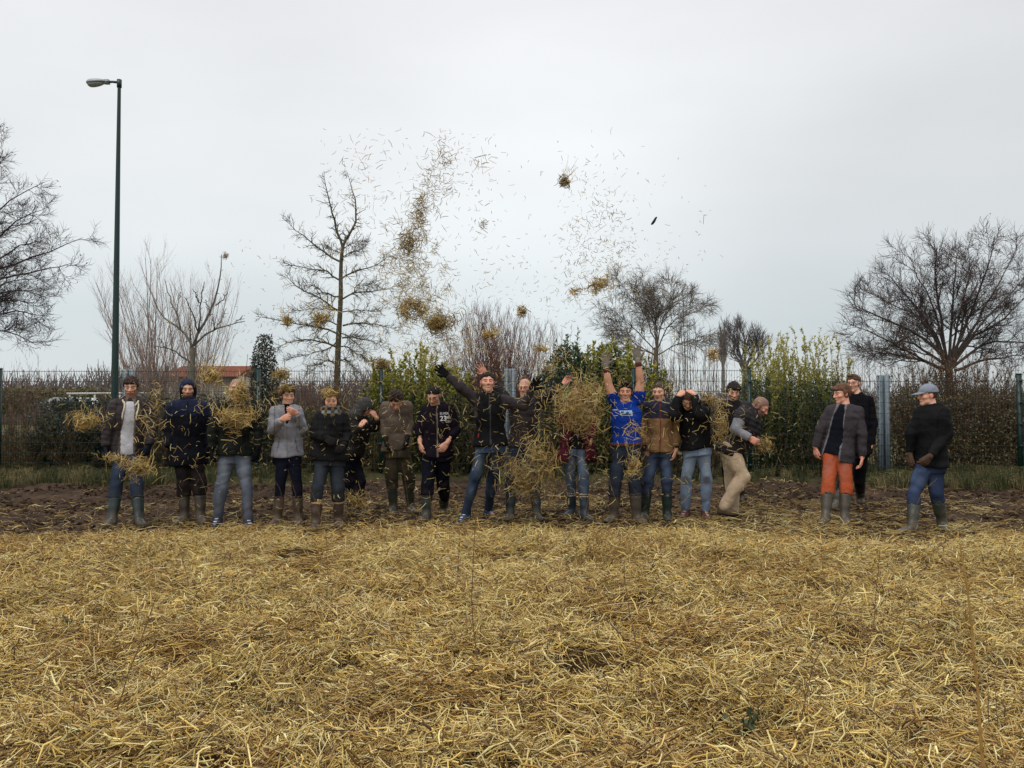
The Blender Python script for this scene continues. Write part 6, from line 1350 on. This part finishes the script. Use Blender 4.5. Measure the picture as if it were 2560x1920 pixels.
CL = [
 (1412, 455, 36, 40, 130, 9.9, 'small dark straw bundle with trailing stalks, highest in the sky right of centre', .12, (14, .45, 1), .35),
 (1048, 540, 56, 110, 170, 10.0, 'loose upright straw bundle high in the sky, upper one of the pair', .16, None, .2), (1020, 605, 64, 84, 200, 10.0, 'loose dark straw bundle high in the sky, lower one of the pair', .16, None, .25),
 (1030, 775, 110, 80, 420, 10.0, 'wide fluffy straw bundle left of the nest-like one above the yellow shrub', .17, (20, 0, 1), .05),
 (1093, 805, 96, 58, 560, 9.9, 'dense nest-like straw bundle above the gloved raised hand', .15, (16, .3, 1), .2, 0, .5),
 (1500, 712, 68, 44, 190, 9.9, 'fluffy straw bundle in the sky left above the round bare tree', .15, (10, .6, .6), .05, 20), (1437, 727, 34, 20, 60, 9.9, 'tiny straw bundle with crossing stalks in the sky right of centre', .10, (4, .3, -1), .1),
 (800, 795, 58, 48, 230, 10.0, 'round straw bundle in front of the trunk of the twin-topped tree', .13, (14, .4, 1), .12, 0, .4), (718, 802, 28, 34, 110, 10.0, 'small straw bundle at the tip of the left branches of the twin-topped tree', .10, (8, -.2, 1), .12),
 (1304, 778, 26, 34, 110, 10.0, 'small upright straw bundle above the reddish twigs', .10, None, .1), (1224, 836, 54, 20, 110, 10.0, 'thin flat straw bundle over the reddish twigs', .13, None, .0, 12, .3),
 (1350, 872, 46, 20, 80, 10.0, 'faint flat straw bundle just above the fence right of the central man', .12, None, .0), (956, 912, 52, 26, 190, 10.1, 'flat oval straw bundle just above the fence post right of the twin-topped tree', .12, None, .2, 8),
 (1781, 888, 36, 28, 120, 10.0, 'small straw bundle above the fence right of the tall thin stems', .12, None, .05, -15),
 (528, 938, 68, 58, 260, 9.6, 'round straw bundle over the fence between the hooded man and the man in jeans', .14, (12, .3, 1), .0, 0, .4), (706, 938, 58, 44, 240, 9.9, 'brown straw bundle above the head of the woman in pale grey', .12, None, .2),
 (712, 972, 56, 24, 110, 9.85, 'straw lying in the hair of the woman in pale grey', .12, None, .1), (822, 982, 50, 30, 120, 9.5, 'straw landing on the hair of the woman with the checked scarf', .12, None, .0),
 (216, 1052, 76, 54, 330, 9.6, 'cup-shaped straw bundle at the far left beside the open-jacketed man', .13, (14, 0, 1), .05, 0, .5),
 (588, 1040, 112, 72, 620, 9.3, 'large straw bundle in front of the chest of the man in grey blue jeans', .15, (16, -.2, 1), .0, 0, .3), (596, 985, 50, 80, 300, 9.3, 'tall straw plume rising in front of the face of the man in grey blue jeans', .15, (16, .1, 1), .0),
 (350, 1172, 74, 66, 330, 9.5, 'straw bundle falling before the thighs of the far left man', .15, (14, .3, 1), .05), (290, 1147, 84, 24, 130, 9.5, 'thin band of straw at the left glove of the far left man', .15, None, .05, -12),
 (385, 1000, 36, 70, 46, 9.7, 'sparse straw drifting by the shoulder of the far left man', .2, None, .0), (368, 1065, 80, 60, 40, 9.5, 'sparse crossing stalks in front of the sleeve of the far left man', .2, None, .0),
 (888, 1250, 72, 44, 170, 10.0, 'straw bundle dropping near the shoes of the bending hooded person', .17, (10, -.5, 1), .05, -20),
 (1310, 1195, 150, 140, 720, 9.7, 'huge brown straw bundle falling in front of the legs of the older man', .16, (30, .2, .6), .22), (1345, 1135, 100, 95, 220, 9.75, 'loose straw just above the huge bundle, beside the older man', .17, (16, .3, .8), .12),
 (1452, 1040, 145, 135, 680, 9.8, 'very large straw cloud hiding the chest of the person in burgundy', .16, (30, .1, 1), .18), (1470, 985, 110, 95, 340, 9.85, 'upper part of straw cloud hiding the face of the person in burgundy', .16, (30, .1, 1), .12),
 (1410, 1000, 60, 120, 120, 9.8, 'thin straw veil in front of the burgundy sleeve', .18, None, .1),
 (1583, 1168, 42, 52, 210, 9.6, 'pale oval straw bundle in front of the thigh of the man in blue', .11, (10, -.2, 1), .0), (1590, 1078, 66, 60, 46, 9.7, 'sparse straw drifting over the belly of the man in blue', .2, None, .0),
 (1803, 1065, 46, 130, 240, 10.0, 'tall thin straw column between the woman holding her head and the bending man', .16, None, .15), (1775, 1000, 50, 40, 90, 10.0, 'loose straw at the shoulder of the woman holding her head', .16, None, .1),
 (1916, 1110, 40, 38, 170, 10.0, 'straw bundle leaving the hand of the bending man', .12, None, .2), (1372, 905, 70, 60, 60, 10.2, 'loose straw between the raised hands left of the laurel', .16, None, .1),
 (564, 640, 13, 22, 26, 9.9, 'tiny dark straw bundle beside the tip of the knobbly bare tree', .07, None, .4), (1210, 560, 40, 30, 22, 9.9, 'tiny cross of stalks left of the middle of the sky', .10, None, .3), (1120, 395, 40, 46, 16, 9.9, 'few dark stalks crossing high in the sky', .16, None, .35), (1205, 410, 44, 50, 18, 9.9, 'branched dark stalks high in the sky right of the highest streak', .16, None, .35),
]
for c in CL: air_clump(*c)
g = Geo()
def loose(n, px, py, sx, sy, lmin, lmax, dark=.1, Y=(9.3, 10.6), rmax=.0028, skew=0):
    x = rng.normal(px, sx, n); y = rng.normal(py, sy, n); y = np.where(y < 320, 640 - y + rng.uniform(0, 60, n), y); x = x + skew * (y - py); Yd = rng.uniform(*Y, n)
    P = np.array([at(a, b, c_) for a, b, c_ in zip(x, y, Yd)]); P[:, 2] = np.maximum(P[:, 2], .05)
    stalks(g, P, rng.normal(size=(n, 3)) * [1, .7, 1], rng.uniform(lmin, lmax, n) * rng.uniform(.5, 1, n), rng.uniform(.0013, rmax * 1.35, n), rng, .25, cols=straw_cols(n, rng, min(dark + .16, .5)))
for a in [(90, 1065, 500, 45, 95, .03, .14, .25, (9.3, 10.6), .0026, -.35), (90, 1180, 560, 80, 100, .02, .12, .3), (120, 1160, 700, 120, 90, .02, .10, .2), (120, 1130, 420, 60, 55, .02, .11, .35),
          (330, 1510, 640, 70, 90, .015, .10, .3), (90, 1480, 460, 60, 60, .02, .12, .35), (150, 1340, 740, 130, 60, .02, .09, .2), (120, 800, 720, 100, 60, .02, .09, .2), (24, 570, 700, 50, 60, .015, .06, .3), (60, 1620, 620, 90, 80, .015, .07, .35), (16, 1700, 800, 70, 60, .015, .06, .3),
          (260, 850, 830, 130, 70, .03, .12, .0), (430, 1180, 930, 190, 60, .03, .12, .0), (300, 1480, 950, 110, 60, .03, .13, .0),
          (330, 905, 560, 60, 140, .03, .15, .2), (150, 1500, 680, 60, 50, .03, .12, .15), (190, 400, 1060, 90, 90, .03, .16, .0), (300, 500, 1080, 110, 110, .02, .12, .0), (260, 700, 1080, 110, 110, .02, .10, .0), (240, 880, 1110, 80, 110, .02, .10, .0), (240, 1090, 1090, 90, 100, .03, .13, .0), (420, 1340, 1080, 100, 110, .04, .16, .0), (420, 1470, 1090, 90, 110, .04, .16, .0),
          (300, 1600, 1060, 80, 110, .03, .14, .0), (260, 1780, 1070, 70, 110, .03, .14, .0), (60, 1900, 1060, 50, 80, .03, .12, .0)]: loose(*a)
PL = np.array([(1130, 335, 14), (1105, 380, 20), (1080, 430, 20), (1062, 480, 22), (1050, 540, 26), (1030, 600, 30), (1030, 650, 36), (1030, 700, 48), (1050, 750, 60), (1080, 800, 66), (1110, 850, 70), (1080, 900, 80)], float)
for k in range(190):
    t = rng.uniform(0, 1) ** .5 * (len(PL) - 1.01); i = int(t); q = PL[i] * (1 - t + i) + PL[i + 1] * (t - i)
    loose(13, q[0] + rng.normal(0, q[2]), q[1] + rng.normal(0, 12), 9, 11, .05, .17, .12 if q[1] > 650 else .3, (9.7, 10.3), .0026)
PR = np.array([(1500, 500, 30), (1500, 580, 40), (1520, 640, 45), (1500, 700, 50), (1480, 760, 60)], float)
for k in range(36):
    t = rng.uniform(0, 1) * 3.99; i = int(t); q = PR[i] * (1 - t + i) + PR[i + 1] * (t - i)
    loose(7, q[0] + rng.normal(0, q[2]), q[1], 14, 14, .03, .12, .25, (9.7, 10.3), .0024)
tag(link('flying_straw', g.mesh('flying_straw'), M['straw_far']), 'loose single stalks of straw scattered through the air over the people', 'straw', kind='stuff')
# dark clod and long stalk in the sky
c = at(1635, 552, 9.9); g = Geo()
pp = [c + .7 * np.array([-.052, 0, -.065]), c + .7 * np.array([-.03, 0, -.05]), c + .7 * np.array([.0, .005, -.01]), c + .7 * np.array([.03, 0, .045]), c + .7 * np.array([.045, 0, .062]), c + .7 * np.array([.056, 0, .064])]
g.tubes([pp], [[.005, .014, .016, .013, .008, .003]], 8, C(26, 24, 22), cap=True); tag(link('earth_clod', g.mesh('earth_clod', c), M['plain'], None, c), 'small black elongated clod flying alone in the sky right of centre', 'clod')
c = at(1759, 548, 9.9); g = Geo(); g.tubes([[c + [-.004, 0, -.06], c, c + [.006, 0, .06]]], [[.0025] * 3], 4, C(120, 112, 96)); tag(link('single_stalk', g.mesh('single_stalk', c), M['plain'], None, c), 'single upright stalk alone in the sky, rightmost', 'stalk')

# ------------------------------------------------------------------ young whips planted in the field
WH = [([(474, 1526), (470, 1440), (440, 1340)], .005), ([(228, 1695), (232, 1578)], .004), ([(182, 1915), (180, 1800), (192, 1680)], .005), ([(273, 1860), (300, 1740), (350, 1610), (388, 1500)], .006), ([(532, 1705), (532, 1600)], .004), ([(545, 1697), (567, 1608)], .003),
 ([(705, 1705), (703, 1585)], .003), ([(820, 1535), (816, 1330)], .003), ([(1205, 1745), (1185, 1600), (1178, 1490), (1192, 1240)], .006), ([(1122, 1640), (1150, 1350)], .003), ([(1610, 1750), (1590, 1600), (1565, 1490), (1560, 1400)], .006), ([(1796, 1578), (1786, 1470), (1790, 1385)], .004),
 ([(1965, 1585), (1986, 1505)], .003), ([(1976, 1895), (2040, 1640), (2080, 1550), (2130, 1450)], .006), ([(2155, 1740), (2165, 1660), (2186, 1560), (2200, 1370)], .005), ([(2274, 1575), (2270, 1440), (2278, 1290)], .003), ([(2462, 2080), (2452, 1820), (2430, 1560), (2400, 1360)], .012), ([(2475, 1870), (2466, 1600)], .004), ([(2500, 1890), (2486, 1690)], .004),
 ([(8, 1700), (8, 1580)], .004), ([(80, 1900), (60, 1800), (10, 1730)], .004), ([(160, 1800), (150, 1680)], .004), ([(1900, 1480), (1895, 1360)], .003), ([(1410, 1500), (1420, 1400)], .003), ([(1690, 1380), (1686, 1330)], .003), ([(2070, 1520), (2050, 1350)], .003)]
WM = [([(422, 1318), (421, 1260), (430, 1195)], .0045, 9.9), ([(527, 1308), (519, 1241), (505, 1200), (484, 1160)], .005, 9.5), ([(605, 1300), (632, 1240)], .004, 9.4), ([(810, 1322), (790, 1260), (767, 1201)], .006, 9.3), ([(757, 1314), (740, 1240), (720, 1175)], .005, 9.5), ([(712, 1304), (704, 1230), (690, 1200), (668, 1177)], .005, 9.6),
 ([(1026, 1298), (1018, 1230), (1006, 1160)], .005, 10.0), ([(1194, 1330), (1204, 1240), (1222, 1165)], .006, 9.3), ([(1454, 1328), (1470, 1250), (1487, 1174), (1512, 1113)], .007, 9.3), ([(1570, 1306), (1535, 1240), (1518, 1180), (1509, 1085)], .006, 9.6), ([(1571, 1310), (1564, 1240), (1570, 1193)], .005, 9.6),
 ([(1914, 1300), (1924, 1240), (1932, 1186), (1956, 1112)], .006, 9.9), ([(2274, 1350), (2290, 1260), (2307, 1227), (2342, 1198)], .007, 8.8), ([(2225, 1330), (2232, 1280)], .004, 9.2), ([(1085, 1300), (1078, 1260), (1073, 1230)], .005, 9.6)]
WLAB = ['thin bare whip standing in the straw at about {} of the picture width']
places = {}
def whip(pts, r, Yfix, lab):
    r = r * .75; b = on_ground(*pts[0], .03) if Yfix is None else at(*pts[0], Yfix)
    Y = b[1]; P = np.array([at(q[0], q[1], Y + (0.02 * i)) for i, q in enumerate(pts)]); P[0, 2] = min(P[0, 2], .0)
    P = resample(P, 9); P[1:-1] += rng.normal(0, .003, (7, 3)); base = P[0].copy()
    col = C(112, 88, 64) if r < .008 else C(158, 122, 68)
    e = empty('sapling', base, lab, 'sapling', 'young whips planted in the field'); g = Geo(); R = np.linspace(1, .45, 9)[None] * r * .72
    g.tubes([P], R, 5, col); link('stem', g.mesh('stem', base), M['bark'], e)
    A, AR = sprout(P[None], R, 7, rng, .25, .95, 38, .10, .4, .1, .08, 4, .5, .0011); A[:, 1:] += 0
    g = Geo(); g.tubes(A, AR, 3, col); 
    B = A[:, -1]; g.leaves(P[rng.integers(2, 9, 10)], rng.normal(size=(10, 3)) + [0, 0, .8], rng.normal(size=(10, 3)), np.full(10, .012), np.full(10, .007), col * 1.2)
    link('side_twigs', g.mesh('side_twigs', base), M['bark'], e)
descr = ['on the left, in line with the hooded navy coat', 'low on the left, short and upright', 'in the lower left corner, tall and straight', 'low on the left, leaning right', 'left of centre, short and straight', 'left of centre, short and leaning right of its straight neighbour', 'below the woman in pale grey, half way down the straw', 'below the checked scarf, pale and thin',
 'tall one in the straw below the smiling man with arms wide', 'slim one in the straw below the printed hoodie', 'tall one in the straw below the man in blue, curving left', 'in the straw below the torn jeans, upright', 'short one in the straw left of the long leaning one', 'long one leaning right in the lower right part', 'upright one below the orange trousers, in the straw', 'upright one in the straw below the man in the cap',
 'thick pale orange one close to the camera in the lower right corner', 'thin dark one just right of the thick pale orange stem', 'low dark one, rightmost of all in the straw', 'at the left picture edge, upright', 'bent left in the bottom left corner', 'short one left in the lower left part', 'pale short one in the straw below the bending man', 'short one in the straw under the burgundy coat', 'tiny one at the straw edge under the tan and navy jacket', 'slim pale one in the straw left below the orange trousers']
for (pts, r), d in zip(WH, descr): whip(pts, r, None, 'bare whip ' + d)
descm = ['upright between the far left man and the hooded coat', 'bending left before the boots of the hooded coat', 'leaning right between the legs of the man in grey jeans', 'long straight one leaning left before the tan-topped boots', 'leaning left before the right boot of the woman in pale grey', 'arching left before the left boot of the woman in pale grey', 'before the boots of the man in taupe', 'before the jeans of the smiling man with arms wide', 'long one rising right beside the burgundy coat', 'long one leaning left before the muddy boots of the man in blue', 'thin one between the boots of the man in blue', 'long one right of the bending man', 'forked one before the leg of the man in the cap', 'short one left of the man in the cap', 'low one with leaves before the boot of the man in the printed hoodie']
for (pts, r, Y), d in zip(WM, descm): whip(pts, r, Y, 'bare whip ' + d)
# small green weeds
def weed(px, py, hgt, n, size, lab):
    b = on_ground(px, py, .05); b[2] = .03; e = empty('weed', b, lab, 'weed', 'green weeds in the straw'); m = 6
    a = rng.uniform(0, 6.28, m); tip = b + np.stack([np.cos(a) * hgt * .4, np.sin(a) * hgt * .4, hgt * rng.uniform(.6, 1, m)], 1)
    P = np.stack([np.tile(b, (m, 1)), (b + tip) / 2 + [0, 0, hgt * .1], tip], 1); g = Geo(); g.tubes(P, np.tile([[.003, .0025, .001]], (m, 1)), 4, C(70, 84, 50)); link('stems', g.mesh('stems', b), M['leaf'], e)
    i = rng.integers(0, m, n); f = rng.uniform(.3, 1, (n, 1)); q = P[i, 0] * (1 - f) + P[i, 2] * f; g = Geo()
    g.leaves(q, rng.normal(size=(n, 3)) + [0, 0, .5], rng.normal(size=(n, 3)) + [0, -.5, 1], rng.uniform(.6, 1.2, n) * size, rng.uniform(.5, .8, n) * size, np.array([C(62, 78, 52), C(78, 92, 58), C(50, 64, 46)])[rng.integers(0, 3, n)]); link('foliage', g.mesh('foliage', b), M['leaf'], e)
weed(1862, 1850, .17, 30, .036, 'leafy dark green weed in the foreground straw on the right')
weed(1302, 1352, .13, 40, .030, 'small bushy green weed at the straw edge near the centre')
weed(2500, 1680, .13, 10, .032, 'small green weed in the straw near the right edge')
weed(185, 1590, .15, 10, .030, 'faint green weed in the straw on the left')
weed(1552, 1500, .08, 5, .028, 'tiny green sprig in the straw right of centre')

# trodden straw and mud gathered round every boot
fx = []
for o in [o for o in S.objects if o.name.split('.')[0] in ('boot', 'shoe')]:
    co = np.array([v.co for v in o.data.vertices]); low = co[co[:, 2] < .06]; c = low.mean(0) + np.array(o.parent.location)
    for k in range(7): fx.append((c[0] + rng.normal(0, .09), c[1] + rng.normal(-.03, .11)))
fx = np.array(fx)
scatter('boot_straw', np.stack([fx[:, 0], fx[:, 1], np.full(len(fx), .012)], 1), np.stack([rng.normal(0, .2, len(fx)), rng.normal(0, .2, len(fx)), rng.uniform(0, 6.28, len(fx))], 1), rng.uniform(.45, .8, len(fx)), loose_col, 8, rng, 'straw and litter gathered round the boots of the people', 'straw')
fx = fx + rng.normal(0, .06, fx.shape)
scatter('boot_clods', np.stack([fx[:, 0], fx[:, 1], np.full(len(fx), .0)], 1), rng.uniform(0, 6.28, (len(fx), 3)) * [.1, .1, 1], rng.uniform(.02, .045, len(fx)), clods, 6, rng, 'mud clods pushed up round the boots of the people', 'soil')
